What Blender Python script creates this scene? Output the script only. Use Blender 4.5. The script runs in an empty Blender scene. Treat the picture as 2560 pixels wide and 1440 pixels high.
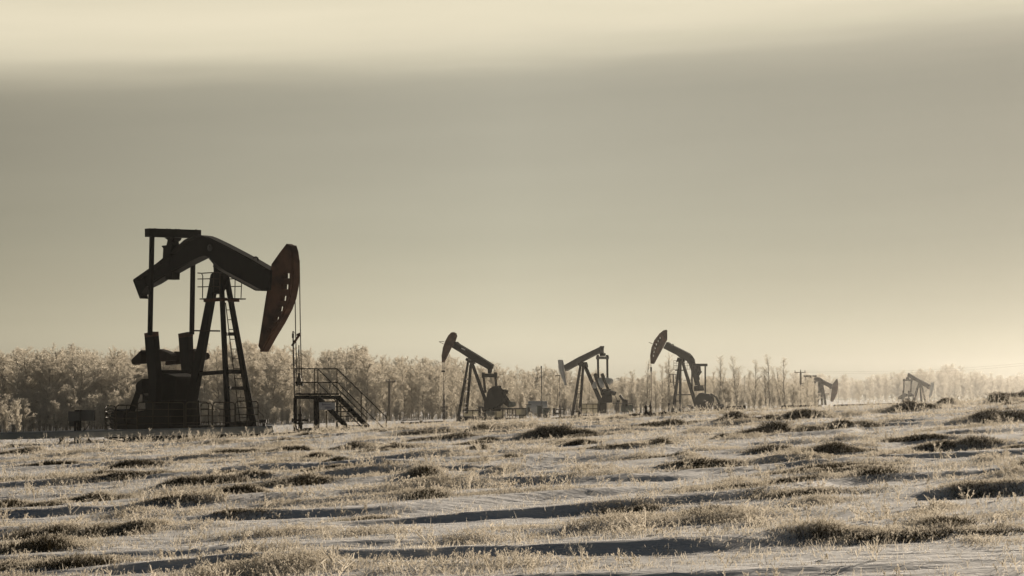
import bpy, math, random
import numpy as np
from mathutils import Vector, Matrix, geometry

random.seed(7)
rng = np.random.default_rng(11)
S = bpy.context.scene
COL = S.collection
R = math.radians

# ------------------------------------------------------------------ camera
F = 5500.0      # focal length in pixels of the 2560 wide photograph
YH = 990.0      # horizon row
CH = 1.6        # camera height above the zero level
cam_d = bpy.data.cameras.new('camera')
cam_d.sensor_width = 36.0
cam_d.lens = F / 2560 * 36.0
cam_d.shift_y = (YH - 720) / 2560
cam_d.clip_start = 0.5
cam_d.clip_end = 6000
cam = bpy.data.objects.new('camera', cam_d)
cam.location = (0, 0, CH)
cam.rotation_euler = (R(90), 0, 0)
COL.objects.link(cam)
S.camera = cam

# ------------------------------------------------------------------ light
SUN_AZ, SUN_EL = 33.0, 12.0     # degrees right of the view direction, above the horizon
sd = Vector((math.sin(R(SUN_AZ)) * math.cos(R(SUN_EL)), math.cos(R(SUN_AZ)) * math.cos(R(SUN_EL)), math.sin(R(SUN_EL))))
sun_d = bpy.data.lights.new('sun', 'SUN')
sun_d.energy = 5.0
sun_d.angle = R(0.6)
sun_d.color = (1.0, 0.86, 0.69)
sun = bpy.data.objects.new('sun', sun_d)
sun.rotation_euler = (-sd).to_track_quat('-Z', 'Y').to_euler()
sun.location = (30, 60, 60)
COL.objects.link(sun)

S.view_settings.view_transform = 'Standard'
S.view_settings.look = 'None'
S.view_settings.exposure = 0.65
S.view_settings.gamma = 1.0
S.cycles.max_bounces = 6
S.cycles.diffuse_bounces = 3
S.cycles.transmission_bounces = 3
S.cycles.transparent_max_bounces = 6
S.cycles.volume_bounces = 0
S.cycles.use_denoising = True


def lin(c):
    return tuple(((v / 255) / 12.92 if v / 255 <= 0.04045 else ((v / 255 + 0.055) / 1.055) ** 2.4) for v in c) + (1.0,)


class NT:
    """small node helper"""
    def __init__(s, tree):
        s.t = tree
        tree.nodes.clear()

    def n(s, kind, **kw):
        nd = s.t.nodes.new(kind)
        for k, v in kw.items():
            setattr(nd, k, v)
        return nd

    def l(s, a, b):
        s.t.links.new(a, b)

    def m(s, op, a, b=None, c=None, clamp=False):
        nd = s.n('ShaderNodeMath', operation=op)
        nd.use_clamp = clamp
        for i, v in enumerate((a, b, c)):
            if v is None:
                continue
            if isinstance(v, (int, float)):
                nd.inputs[i].default_value = v
            else:
                s.l(v, nd.inputs[i])
        return nd.outputs[0]

    def ramp(s, fac, stops, interp='LINEAR'):
        nd = s.n('ShaderNodeValToRGB')
        cr = nd.color_ramp
        cr.interpolation = interp
        while len(cr.elements) > 1:
            cr.elements.remove(cr.elements[-1])
        cr.elements[0].position, cr.elements[0].color = stops[0]
        for p, c in stops[1:]:
            e = cr.elements.new(p)
            e.color = c
        s.l(fac, nd.inputs[0])
        return nd.outputs[0]

    def mix(s, fac, a, b, blend='MIX'):
        nd = s.n('ShaderNodeMix', data_type='RGBA', blend_type=blend)
        for sock, v in ((nd.inputs[0], fac), (nd.inputs[6], a), (nd.inputs[7], b)):
            if hasattr(v, 'node'):
                s.l(v, sock)
            else:
                sock.default_value = v
        return nd.outputs[2]


# ------------------------------------------------------------------ sky
W = bpy.data.worlds.new('World')
S.world = W
W.use_nodes = True
t = NT(W.node_tree)
out = t.n('ShaderNodeOutputWorld')
bg = t.n('ShaderNodeBackground')
t.l(bg.outputs[0], out.inputs[0])
tc = t.n('ShaderNodeTexCoord')
sep = t.n('ShaderNodeSeparateXYZ')
t.l(tc.outputs['Generated'], sep.inputs[0])
X, Yv, Z = sep.outputs
az = t.m('ARCTAN2', X, Yv)
# slow wandering of the cloud layers
comb = t.n('ShaderNodeCombineXYZ')
t.l(t.m('MULTIPLY', az, 2.2), comb.inputs[0])
t.l(t.m('MULTIPLY', t.m('SUBTRACT', Z, t.m('MULTIPLY', az, 0.045)), 26.0), comb.inputs[1])
ns = t.n('ShaderNodeTexNoise')
ns.inputs['Scale'].default_value = 1.6
ns.inputs['Detail'].default_value = 5.0
ns.inputs['Roughness'].default_value = 0.5
t.l(comb.outputs[0], ns.inputs['Vector'])
ns2 = t.n('ShaderNodeTexNoise')
ns2.inputs['Scale'].default_value = 3.0
ns2.inputs['Detail'].default_value = 6.0
t.l(comb.outputs[0], ns2.inputs['Vector'])
wob = t.m('MULTIPLY', t.m('SUBTRACT', ns.outputs[0], 0.5), 0.020)
azc = t.m('MINIMUM', t.m('MAXIMUM', az, -0.5), 0.5)
zs = t.m('SUBTRACT', Z, t.m('MULTIPLY', azc, 0.052))
zz = t.m('ADD', zs, wob)
# lower deck: glow near the horizon, grey veil above it
deck = t.ramp(t.m('MULTIPLY', Z, 5.0, clamp=True), [
    (0.00, lin((165, 159, 140))), (0.07, lin((194, 187, 165))), (0.12, lin((216, 208, 182))), (0.17, lin((208, 201, 176))),
    (0.265, lin((195, 189, 166))), (0.355, lin((185, 181, 160))), (0.53, lin((175, 171, 154))),
    (0.70, lin((171, 167, 150))), (1.0, lin((166, 162, 148)))], 'B_SPLINE')
band = t.ramp(t.m('MULTIPLY', t.m('SUBTRACT', zz, 0.1305), 22.0, clamp=True), [
    (0.0, (0, 0, 0, 1)), (0.28, (0.10, 0.10, 0.10, 1)), (0.5, (0.48, 0.48, 0.48, 1)), (0.74, (0.90, 0.90, 0.90, 1)), (1.0, (1, 1, 1, 1))], 'B_SPLINE')
fadeup = t.ramp(t.m('MULTIPLY', Z, 2.5, clamp=True), [(0.0, (1, 1, 1, 1)), (0.42, (1, 1, 1, 1)), (0.46, (0.92, 0.92, 0.92, 1)), (0.8, (0.1, 0.1, 0.1, 1))])
bandm = t.m('MULTIPLY', band, fadeup)
bandcol = t.mix(ns2.outputs[0], lin((224, 215, 188)), lin((241, 230, 203)))
deckv = t.mix(1.0, deck, t.ramp(ns2.outputs[0], [(0.3, (0.965, 0.965, 0.965, 1)), (0.7, (1.0, 1.0, 1.0, 1))]), 'MULTIPLY')
sky = t.mix(bandm, deckv, bandcol)
# side to side: darker away from the sun
side = t.ramp(t.m('ADD', t.m('MULTIPLY', az, 1.0), 0.5, clamp=True), [
    (0.0, (0.42, 0.42, 0.41, 1)), (0.26, (0.68, 0.67, 0.65, 1)), (0.38, (0.87, 0.865, 0.85, 1)),
    (0.5, (1, 1, 1, 1)), (0.72, (0.80, 0.795, 0.79, 1)), (1.0, (0.70, 0.69, 0.68, 1))])
side2 = t.mix(bandm, side, t.mix(0.85, side, (1.03, 1.03, 1.03, 1)))
sky = t.mix(1.0, sky, side2, 'MULTIPLY')
# rest of the dome: clear winter sky (Nishita), dark away from the glow
nish = t.n('ShaderNodeTexSky', sky_type='NISHITA')
nish.sun_disc = False
nish.sun_elevation = R(SUN_EL)
nish.sun_rotation = R(SUN_AZ)
nish.air_density = 1.0
nish.dust_density = 1.5
back = t.mix(1.0, nish.outputs[0], (0.021, 0.0197, 0.019, 1), 'MULTIPLY')
dn = t.n('ShaderNodeVectorMath', operation='DOT_PRODUCT')
t.l(tc.outputs['Generated'], dn.inputs[0])
dn.inputs[1].default_value = Vector((math.sin(R(8)), math.cos(R(8)), 0.08)).normalized()
msk = t.ramp(dn.outputs['Value'], [(0.0, (0, 0, 0, 1)), (0.84, (0.0, 0.0, 0.0, 1)), (0.925, (1, 1, 1, 1))], 'EASE')
fin = t.mix(msk, back, sky)
t.l(fin, bg.inputs[0])
bg.inputs[1].default_value = 0.63


# ------------------------------------------------------------------ materials
def mat_new(name):
    m = bpy.data.materials.new(name)
    m.use_nodes = True
    return m, NT(m.node_tree)


def noise_mat(name, c1, c2, scale=3.0, rough=0.7, metal=0.0, bump=0.0, detail=5, trans=0.0, stretch=None, lo=0.35, hi=0.65, spec=0.15):
    m, k = mat_new(name)
    o = k.n('ShaderNodeOutputMaterial')
    p = k.n('ShaderNodeBsdfPrincipled')
    p.inputs['Roughness'].default_value = rough
    p.inputs['Metallic'].default_value = metal
    p.inputs['Specular IOR Level'].default_value = spec
    tcn = k.n('ShaderNodeTexCoord')
    vec = tcn.outputs['Object']
    if stretch:
        mp = k.n('ShaderNodeMapping')
        mp.inputs['Scale'].default_value = stretch
        k.l(vec, mp.inputs[0])
        vec = mp.outputs[0]
    n1 = k.n('ShaderNodeTexNoise')
    n1.inputs['Scale'].default_value = scale
    n1.inputs['Detail'].default_value = detail
    k.l(vec, n1.inputs['Vector'])
    colr = k.ramp(n1.outputs[0], [(lo, c1 + (1,)), (hi, c2 + (1,))])
    k.l(colr, p.inputs['Base Color'])
    if bump:
        b = k.n('ShaderNodeBump')
        b.inputs['Strength'].default_value = bump
        b.inputs['Distance'].default_value = 0.02
        k.l(n1.outputs[0], b.inputs['Height'])
        k.l(b.outputs[0], p.inputs['Normal'])
    if trans:
        tr = k.n('ShaderNodeBsdfTranslucent')
        k.l(colr, tr.inputs['Color'])
        mx = k.n('ShaderNodeMixShader')
        mx.inputs[0].default_value = trans
        k.l(p.outputs[0], mx.inputs[1])
        k.l(tr.outputs[0], mx.inputs[2])
        k.l(mx.outputs[0], o.inputs[0])
    else:
        k.l(p.outputs[0], o.inputs[0])
    return m


MAT = dict(
    steel=noise_mat('dark_steel_paint', (0.006, 0.0058, 0.005), (0.012, 0.011, 0.009), 2.0, 0.62, bump=0.1),
    rust=noise_mat('rust_red_paint', (0.042, 0.021, 0.013), (0.12, 0.056, 0.032), 1.6, 0.65, bump=0.15),
    rustdk=noise_mat('dark_rusty_steel', (0.018, 0.012, 0.009), (0.032, 0.021, 0.015), 3.0, 0.7),
    rail=noise_mat('rail_pipe_paint', (0.035, 0.028, 0.018), (0.06, 0.048, 0.032), 4.0, 0.55),
    cable=noise_mat('steel_cable', (0.08, 0.07, 0.055), (0.12, 0.11, 0.09), 9.0, 0.45, metal=0.5),
    greymetal=noise_mat('grey_metal', (0.065, 0.065, 0.062), (0.095, 0.095, 0.09), 2.0, 0.6),
    pipe=noise_mat('pale_pipe_cladding', (0.34, 0.34, 0.31), (0.43, 0.42, 0.385), 1.2, 0.6),
    cabinet=noise_mat('cabinet_grey', (0.10, 0.10, 0.097), (0.14, 0.14, 0.135), 2.0, 0.6),
    pale=noise_mat('pale_painted_steel', (0.48, 0.49, 0.48), (0.60, 0.60, 0.57), 1.2, 0.6),
    tan=noise_mat('tan_sheet_panel', (0.46, 0.44, 0.36), (0.56, 0.53, 0.44), 1.4, 0.7, trans=0.4),
    green=noise_mat('grey_green_paint', (0.09, 0.12, 0.10), (0.13, 0.16, 0.13), 1.5, 0.6),
    sign=noise_mat('sign_board', (0.36, 0.37, 0.40), (0.42, 0.43, 0.46), 3.0, 0.5),
    ink=noise_mat('sign_ink', (0.10, 0.10, 0.16), (0.14, 0.13, 0.2), 3.0, 0.6),
    wood=noise_mat('weathered_wood', (0.10, 0.08, 0.055), (0.17, 0.14, 0.10), 6.0, 0.85, stretch=(8, 8, 0.6)),
    bark=noise_mat('frosted_bark', (0.14, 0.125, 0.095), (0.36, 0.33, 0.27), 5.0, 0.9, stretch=(2, 2, 0.5)),
    frost=noise_mat('frosted_twigs', (0.45, 0.415, 0.345), (0.67, 0.62, 0.53), 0.9, 0.85, trans=0.60, lo=0.3, hi=0.7),
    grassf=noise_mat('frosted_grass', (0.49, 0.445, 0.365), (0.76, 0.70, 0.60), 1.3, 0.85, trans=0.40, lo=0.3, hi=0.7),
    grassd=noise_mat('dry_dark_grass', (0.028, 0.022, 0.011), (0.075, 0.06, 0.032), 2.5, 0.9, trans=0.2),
)

# snow
m, k = mat_new('snow')
o = k.n('ShaderNodeOutputMaterial')
p = k.n('ShaderNodeBsdfPrincipled')
p.inputs['Roughness'].default_value = 0.75
p.inputs['Specular IOR Level'].default_value = 0.25
tcn = k.n('ShaderNodeTexCoord')
n1 = k.n('ShaderNodeTexNoise'); n1.inputs['Scale'].default_value = 1.1; n1.inputs['Detail'].default_value = 7
n2 = k.n('ShaderNodeTexNoise'); n2.inputs['Scale'].default_value = 22.0; n2.inputs['Detail'].default_value = 5
mp = k.n('ShaderNodeMapping'); mp.inputs['Scale'].default_value = (0.6, 1.6, 1)
mp.inputs['Rotation'].default_value = (0, 0, R(-25))
k.l(tcn.outputs['Object'], mp.inputs[0])
k.l(mp.outputs[0], n1.inputs['Vector'])
k.l(mp.outputs[0], n2.inputs['Vector'])
n3 = k.n('ShaderNodeTexNoise'); n3.inputs['Scale'].default_value = 1.0; n3.inputs['Detail'].default_value = 6; n3.inputs['Roughness'].default_value = .6
mp3 = k.n('ShaderNodeMapping'); mp3.inputs['Scale'].default_value = (2.2, 8.0, 1); mp3.inputs['Rotation'].default_value = (0, 0, R(-25))
k.l(tcn.outputs['Object'], mp3.inputs[0]); k.l(mp3.outputs[0], n3.inputs['Vector'])
c = k.ramp(n1.outputs[0], [(0.3, (0.70, 0.69, 0.68, 1)), (0.7, (0.86, 0.855, 0.85, 1))])
dirt = k.ramp(n2.outputs[0], [(0.60, (0, 0, 0, 1)), (0.78, (1, 1, 1, 1))])
c = k.mix(k.m('MULTIPLY', dirt, 0.4), c, (0.30, 0.25, 0.17, 1))
k.l(c, p.inputs['Base Color'])
b = k.n('ShaderNodeBump'); b.inputs['Strength'].default_value = 0.5; b.inputs['Distance'].default_value = 0.03
k.l(n2.outputs[0], b.inputs['Height'])
b3 = k.n('ShaderNodeBump'); b3.inputs['Strength'].default_value = 1.0; b3.inputs['Distance'].default_value = 0.055
k.l(n3.outputs[0], b3.inputs['Height'])
k.l(b.outputs[0], b3.inputs['Normal'])
k.l(b3.outputs[0], p.inputs['Normal'])
k.l(p.outputs[0], o.inputs[0])
MAT['snow'] = m


# ------------------------------------------------------------------ numpy noise and terrain
def hash2(ix, iy, seed):
    h = (ix.astype(np.int64) * 374761393 + iy.astype(np.int64) * 668265263 + seed * 1442695041) & 0xFFFFFFFF
    h = ((h ^ (h >> 13)) * 1274126177) & 0xFFFFFFFF
    return ((h ^ (h >> 16)) & 0xFFFF) / 65535.0


def vnoise(x, y, seed=0):
    x = np.asarray(x, float); y = np.asarray(y, float)
    ix = np.floor(x); iy = np.floor(y)
    fx = x - ix; fy = y - iy
    fx = fx * fx * fx * (fx * (fx * 6 - 15) + 10); fy = fy * fy * fy * (fy * (fy * 6 - 15) + 10)
    a = hash2(ix, iy, seed); b_ = hash2(ix + 1, iy, seed); c_ = hash2(ix, iy + 1, seed); d = hash2(ix + 1, iy + 1, seed)
    return (a * (1 - fx) + b_ * fx) * (1 - fy) + (c_ * (1 - fx) + d * fx) * fy


def fbm(x, y, seed=0, octv=4):
    s = 0.0; a = 0.5; tot = 0
    for i in range(octv):
        s = s + a * vnoise(x, y, seed + i * 17)
        tot += a; a *= 0.5; x = x * 2.03 + 11.3; y = y * 2.03 + 5.7
    return s / tot


TY = [-80, 0, 17, 75, 84, 92, 120, 160, 205, 250, 280, 420, 600, 2500]
TZ = [-1.6, -1.45, -1.34, -1.03, -1.02, -1.03, -1.35, -1.85, -2.25, -2.42, -2.72, -3.0, -3.3, -3.3]
TS = [0.044, 0.044, 0.044, 0.044, 0.043, 0.042, 0.038, 0.034, 0.031, 0.030, 0.029, 0.016, 0.010, 0.002]


def base_z(x, y):
    y = np.asarray(y, float); x = np.asarray(x, float)
    s = np.interp(y, TY, TS)
    xx = np.clip(x, -130, 130)
    return np.interp(y, TY, TZ) + s * xx + CH


def wx(px, Y):
    return (px - 1280) / F * Y


def wz(py, Y):
    return CH - (py - YH) / F * Y


def P(px, py, Y):
    return Vector((wx(px, Y), Y, wz(py, Y)))


def ground_hit(px, py):
    """distance where the view ray through a photo pixel meets the base terrain"""
    Ys = np.linspace(14, 86, 3000)
    pz = base_z(wx(px, Ys), Ys)
    rz = CH - (py - YH) / F * Ys
    i = np.argmax(pz >= rz)
    return Ys[i] if pz[i] >= rz[i] else 80.0


# tussock mounds seen in the photograph: px, py of the foot, width in px, darkness, height
CLUMPS = [
    (1400, 1092, 150, 1, .17), (2070, 1044, 150, 1, .17), (2270, 1028, 150, 1, .15), (2385, 1004, 55, 1, .13), (2530, 1006, 110, 1, .16),
    (1650, 1068, 110, 1, .15), (1965, 1088, 190, 1, .16), (1880, 1052, 110, 1, .15), (2490, 1056, 220, 1, .14),
    (1110, 1100, 110, 1, .14), (915, 1120, 80, 1, .12), (730, 1102, 80, 1, .12), (825, 1182, 130, 1, .13), (560, 1214, 240, 1, .14),
    (130, 1202, 240, 1, .14), (330, 1172, 120, 1, .12), (275, 1336, 110, 1, .12), (115, 1340, 140, 1, .11), (1790, 1226, 140, 1, .12),
    (2130, 1346, 210, 1, .13), (760, 1330, 110, 0, .11), (1500, 1330, 160, 0, .13), (2480, 1232, 200, 1, .12), (1240, 1078, 130, 1, .12),
    (60, 1270, 140, 1, .12), (240, 1248, 120, 1, .11), (1500, 1200, 200, 0, .10), (960, 1250, 160, 0, .12), (1560, 1300, 180, 0, .10),
    (2060, 1255, 120, 0, .10), (2000, 1160, 120, 0, .12), (1130, 1150, 140, 0, .13), (640, 1290, 150, 1, .10), (1300, 1330, 120, 0, .10),
    (2350, 1280, 140, 0, .10), (2470, 1350, 150, 0, .11), (930, 1330, 150, 0, .10), (1850, 1300, 120, 0, .10), (1220, 1240, 120, 0, .09),
    (600, 1108, 70, 0, .12), (450, 1112, 90, 0, .13), (540, 1110, 60, 0, .13), (980, 1080, 120, 1, .10), (2130, 1076, 120, 1, .10),
    (2400, 1118, 160, 1, .10), (1580, 1120, 120, 1, .1), (60, 1138, 160, 0, .10), (240, 1130, 120, 0, .10), (20, 1420, 160, 1, .08),
    (560, 1436, 120, 1, .06), (700, 1128, 100, 1, .10), (1870, 1098, 90, 0, .09), (340, 1330, 70, 1, .10), (2200, 1160, 120, 0, .08),
]
CLUMPS += [(2552, 1004, 60, 1, .26), (2500, 1008, 50, 1, .16), (2375, 1008, 40, 1, .18), (1940, 1036, 80, 0, .10), (1790, 1040, 80, 0, .10), (1540, 1062, 80, 0, .12)]
MOUNDS = []      # x, y, half width, dark?, height, depth factor
mr = random.Random(5)
for (cx, cy, w_, dk, hh) in CLUMPS:
    Yc = ground_hit(cx, cy)
    W_ = w_ / F * Yc
    n_ = max(2, int(round(W_ / .55)))
    if Yc < 30: hh *= .5
    if cy < 1100: hh *= 1.45
    for j in range(n_):
        f_ = (j + .5) / n_ - .5 + mr.uniform(-.12, .12)
        pk = math.exp(-(f_ * 2.2) ** 2)
        MOUNDS.append((wx(cx, Yc) + f_ * W_ * 1.15, Yc + f_ * W_ * .013 * Yc + mr.uniform(-.25, .35), W_ / n_ * mr.uniform(.45, .95), dk if mr.random() < .85 else 0, hh * (.35 + .65 * pk) * mr.uniform(.45, 1.0), mr.uniform(.6, 1.3)))
for j in range(260):     # many more small ones
    Yc = mr.uniform(17, 92); x_ = mr.uniform(-.26, .26) * Yc
    MOUNDS.append((x_, Yc, mr.uniform(.15, .7), 1 if mr.random() < .35 else 0, mr.uniform(.03, .09), mr.uniform(.5, 1.1)))


def mounds_z(x, y):
    z = np.zeros_like(x)
    for (mx_, my_, hw, dk, hh, dp) in MOUNDS:
        sel = (np.abs(x - mx_) < hw * 3.0) & (np.abs(y - my_) < 3.5)
        if not sel.any():
            continue
        dx = (x[sel] - mx_) / (hw * 1.6)
        yy = y[sel] - my_ - 0.25 - .012 * my_ * (x[sel] - mx_)
        wy = np.where(yy < 0, 0.34, 1.2) * dp
        z[sel] += .55 * hh * np.exp(-(dx * dx) - (yy / wy) ** 2)
    return z


def pad_mask(x, y):
    """levelled ground round the near pumpjack"""
    return np.clip((-7.5 - x) / 2.5, 0, 1) * np.clip((y - 74) / 5, 0, 1) * np.clip((105 - y) / 10, 0, 1)


def drift(x, y):
    """wind drift relief, metres"""
    wrp = fbm(x / 5.0, y / 4.0, 3, 3) * 3.0
    rowy = y * np.exp(-.013 * np.clip(x, -40, 40))
    a = fbm(x / 7.5 + 3.1, (rowy + wrp) / 2.6, 21, 3)
    rdg = 1 - np.abs(2 * a - 1)
    rdg = np.clip((rdg - 0.62) / 0.38, 0, 1)
    big = np.clip(fbm(x / 9.0, rowy / 3.2 + 9.1, 40, 2) - 0.40, 0, 1) * 0.9
    fade = np.interp(y, [0, 14, 20, 60, 100, 160, 300], [0.8, 0.9, 1.0, 1.0, 0.7, 0.5, 0.3]) * (1 - .75 * pad_mask(x, y))
    sm = fbm(x / 1.6, rowy / 0.55, 60, 3) - 0.5
    rp = fbm(x / 0.42, rowy / 0.13, 80, 3) - 0.5
    ph = (rowy + (fbm(x / 6.0, y / 5.0, 33, 2) - .5) * 5.0) / 2.7
    kf = np.floor(ph); fr_ = ph - kf
    am = np.clip(vnoise(x / 4.6 + kf * 7.31, kf * 3.7, 55) * 2.4 - .75, 0, 1)
    prof = np.where(fr_ < .14, fr_ / .14, (1 - (fr_ - .14) / .86) ** 1.4)
    prof = np.where(fr_ < .14, prof * prof * (3 - 2 * prof), prof)
    frw = 0.095 * am * prof
    flat = np.clip(fbm(x / 12.0 + 5, rowy / 4.0, 90, 2) * 2.2 - 0.6, 0.15, 1)
    return fade * (0.09 * rdg * flat + 0.14 * big * flat - 0.05 + 0.05 * sm * (0.4 + flat) + 0.024 * rp + frw) - .16 * pad_mask(x, y)


def ground_z(x, y):
    x = np.atleast_1d(np.asarray(x, float)); y = np.atleast_1d(np.asarray(y, float))
    return base_z(x, y) + drift(x, y) + mounds_z(x, y)


def gz(x, y):
    return float(ground_z(x, y)[0])


# ------------------------------------------------------------------ mesh helpers
def raw_mesh(name, V, T, mat, smooth=False, n=3):
    """V (k,3) floats, T (m,n) ints -> mesh"""
    me = bpy.data.meshes.new(name)
    V = np.ascontiguousarray(V, np.float32); T = np.ascontiguousarray(T, np.int32)
    me.vertices.add(len(V)); me.vertices.foreach_set('co', V.ravel())
    me.loops.add(T.size); me.loops.foreach_set('vertex_index', T.ravel())
    me.polygons.add(len(T))
    me.polygons.foreach_set('loop_start', np.arange(0, T.size, n, dtype=np.int32))
    me.polygons.foreach_set('loop_total', np.full(len(T), n, np.int32))
    if smooth:
        me.polygons.foreach_set('use_smooth', np.ones(len(T), bool))
    me.materials.append(mat)
    me.update()
    me.validate()
    return me


def tag(o, label=None, cat=None, group=None, kind=None):
    if label: o['label'] = label
    if cat: o['category'] = cat
    if group: o['group'] = group
    if kind: o['kind'] = kind
    return o


def thing(name, label, cat, loc, rz=0.0, group=None):
    e = bpy.data.objects.new(name, None)
    e.location = loc
    e.rotation_euler = (0, 0, rz)
    e.empty_display_size = 0.3
    COL.objects.link(e)
    e['_rz'] = rz
    return tag(e, label, cat, group)


def root_matrix(o):
    while o.parent:
        o = o.parent
    return Matrix.Translation(o.location) @ Matrix.Rotation(o.rotation_euler.z, 4, 'Z')


class MB:
    """collects shapes given in world coordinates; build() links them as ONE mesh object"""
    def __init__(s):
        s.v = []; s.f = []

    def add(s, vs, fs):
        b0 = len(s.v)
        s.v += [tuple(q) for q in vs]
        s.f += [tuple(i + b0 for i in f) for f in fs]
        return s

    def bar(s, p, q, w, h, side=None):
        """rectangular bar from p to q, w across `side`, h the other way"""
        p = Vector(p); q = Vector(q); d = (q - p).normalized()
        sd_ = Vector(side) if side is not None else Vector((0, 0, 1)).cross(d)
        if sd_.length < 1e-4: sd_ = Vector((1, 0, 0))
        sd_ = (sd_ - d * sd_.dot(d)).normalized()
        u = d.cross(sd_).normalized()
        a = sd_ * w / 2; b_ = u * h / 2
        return s.add([p - a - b_, p + a - b_, p + a + b_, p - a + b_, q - a - b_, q + a - b_, q + a + b_, q - a + b_],
                     [(0, 3, 2, 1), (4, 5, 6, 7), (0, 1, 5, 4), (1, 2, 6, 5), (2, 3, 7, 6), (3, 0, 4, 7)])

    def taper(s, p, q, w0, h0, w1, h1, side):
        p = Vector(p); q = Vector(q); d = (q - p).normalized()
        sd_ = Vector(side); sd_ = (sd_ - d * sd_.dot(d)).normalized(); u = d.cross(sd_).normalized()
        vs = []
        for c_, w, h in ((p, w0, h0), (q, w1, h1)):
            a = sd_ * w / 2; b_ = u * h / 2
            vs += [c_ - a - b_, c_ + a - b_, c_ + a + b_, c_ - a + b_]
        return s.add(vs, [(0, 3, 2, 1), (4, 5, 6, 7), (0, 1, 5, 4), (1, 2, 6, 5), (2, 3, 7, 6), (3, 0, 4, 7)])

    def tube(s, p, q, r, n=8, r2=None):
        p = Vector(p); q = Vector(q); d = (q - p).normalized()
        a = d.orthogonal().normalized(); b_ = d.cross(a)
        r2 = r if r2 is None else r2
        vs = []
        for c_, rr in ((p, r), (q, r2)):
            for i in range(n):
                an = 2 * math.pi * i / n
                vs.append(c_ + a * math.cos(an) * rr + b_ * math.sin(an) * rr)
        fs = [(i, (i + 1) % n, n + (i + 1) % n, n + i) for i in range(n)]
        fs += [tuple(range(n - 1, -1, -1)), tuple(range(n, 2 * n))]
        return s.add(vs, fs)

    def path(s, pts, r, n=8):
        for a, b_ in zip(pts, pts[1:]):
            s.tube(a, b_, r, n)
        return s

    def lathe(s, c_, prof, n=16):
        """prof: list of (r, z) around the vertical through c_"""
        c_ = Vector(c_); vs = []; fs = []
        for r, z in prof:
            for i in range(n):
                an = 2 * math.pi * i / n
                vs.append(c_ + Vector((math.cos(an) * r, math.sin(an) * r, z)))
        for j in range(len(prof) - 1):
            for i in range(n):
                fs.append((j * n + i, j * n + (i + 1) % n, (j + 1) * n + (i + 1) % n, (j + 1) * n + i))
        fs += [tuple(range(n - 1, -1, -1)), tuple(range((len(prof) - 1) * n, len(prof) * n))]
        return s.add(vs, fs)

    def prism(s, near, off, holes=()):
        """near: list of world points (planar outline), off: extrusion vector, holes: further loops"""
        off = Vector(off)
        loops = [[Vector(q) for q in near]] + [[Vector(q) for q in h] for h in holes]
        flat = [q for lp in loops for q in lp]
        tris = geometry.tessellate_polygon(loops)
        N = len(flat)
        fs = [tuple(t_) for t_ in tris] + [tuple(N + i for i in reversed(t_)) for t_ in tris]
        b0 = 0
        for lp in loops:
            n = len(lp)
            for i in range(n):
                fs.append((b0 + i, b0 + (i + 1) % n, N + b0 + (i + 1) % n, N + b0 + i))
            b0 += n
        s.add(flat + [q + off for q in flat], fs)
        return s

    def box(s, c_, sx, sy, sz, rz=0.0):
        """box standing on point c_"""
        c_ = Vector(c_); ca, sa = math.cos(rz), math.sin(rz)
        vs = []
        for z in (0, sz):
            for x, y in ((-1, -1), (1, -1), (1, 1), (-1, 1)):
                lx, ly = x * sx / 2, y * sy / 2
                vs.append(c_ + Vector((lx * ca - ly * sa, lx * sa + ly * ca, z)))
        return s.add(vs, [(0, 3, 2, 1), (4, 5, 6, 7), (0, 1, 5, 4), (1, 2, 6, 5), (2, 3, 7, 6), (3, 0, 4, 7)])

    def build(s, name, mat, parent=None, smooth=False, bevel=0.0, label=None):
        import bmesh
        vs = s.v
        if parent is not None:
            inv = root_matrix(parent).inverted()
            vs = [inv @ Vector(q) for q in vs]
        me = bpy.data.meshes.new(name)
        me.from_pydata([tuple(q) for q in vs], [], s.f)
        bm = bmesh.new(); bm.from_mesh(me)
        bmesh.ops.recalc_face_normals(bm, faces=bm.faces)
        if bevel > 0:
            es = [e for e in bm.edges if len(e.link_faces) == 2 and e.calc_face_angle(0) > 0.6]
            try:
                bmesh.ops.bevel(bm, geom=es, offset=bevel, segments=1, affect='EDGES', clamp_overlap=True)
            except Exception:
                pass
        bm.to_mesh(me); bm.free()
        me.materials.append(MAT[mat] if isinstance(mat, str) else mat)
        if smooth:
            for p_ in me.polygons: p_.use_smooth = True
        o_ = bpy.data.objects.new(name, me)
        COL.objects.link(o_)
        if parent is not None: o_.parent = parent
        if label: o_['label'] = label
        return o_


def rel(o_, loc):
    """move a thing built in world coordinates so that its origin is at loc"""
    loc = Vector(loc)
    o_.data.transform(Matrix.Translation(-loc)); o_.location = loc
    return o_


def crop(ox, oy, s_):
    return lambda x, y: (ox + x / s_, oy + y / s_)


c1 = crop(300, 540, 4); c2 = crop(120, 800, 4.2345); c3 = crop(640, 780, 4.236)
c4 = crop(1040, 800, 4.966); c5 = crop(1360, 800, 4.966); c6 = crop(1900, 880, 3.879)
r2 = crop(1160, 930, 10.667); r3 = crop(1560, 900, 8.533); r4 = crop(1460, 900, 9.0)
r5 = crop(1980, 900, 11.075); r6 = crop(2220, 900, 11.075); r10 = crop(1380, 840, 6.546)


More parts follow.
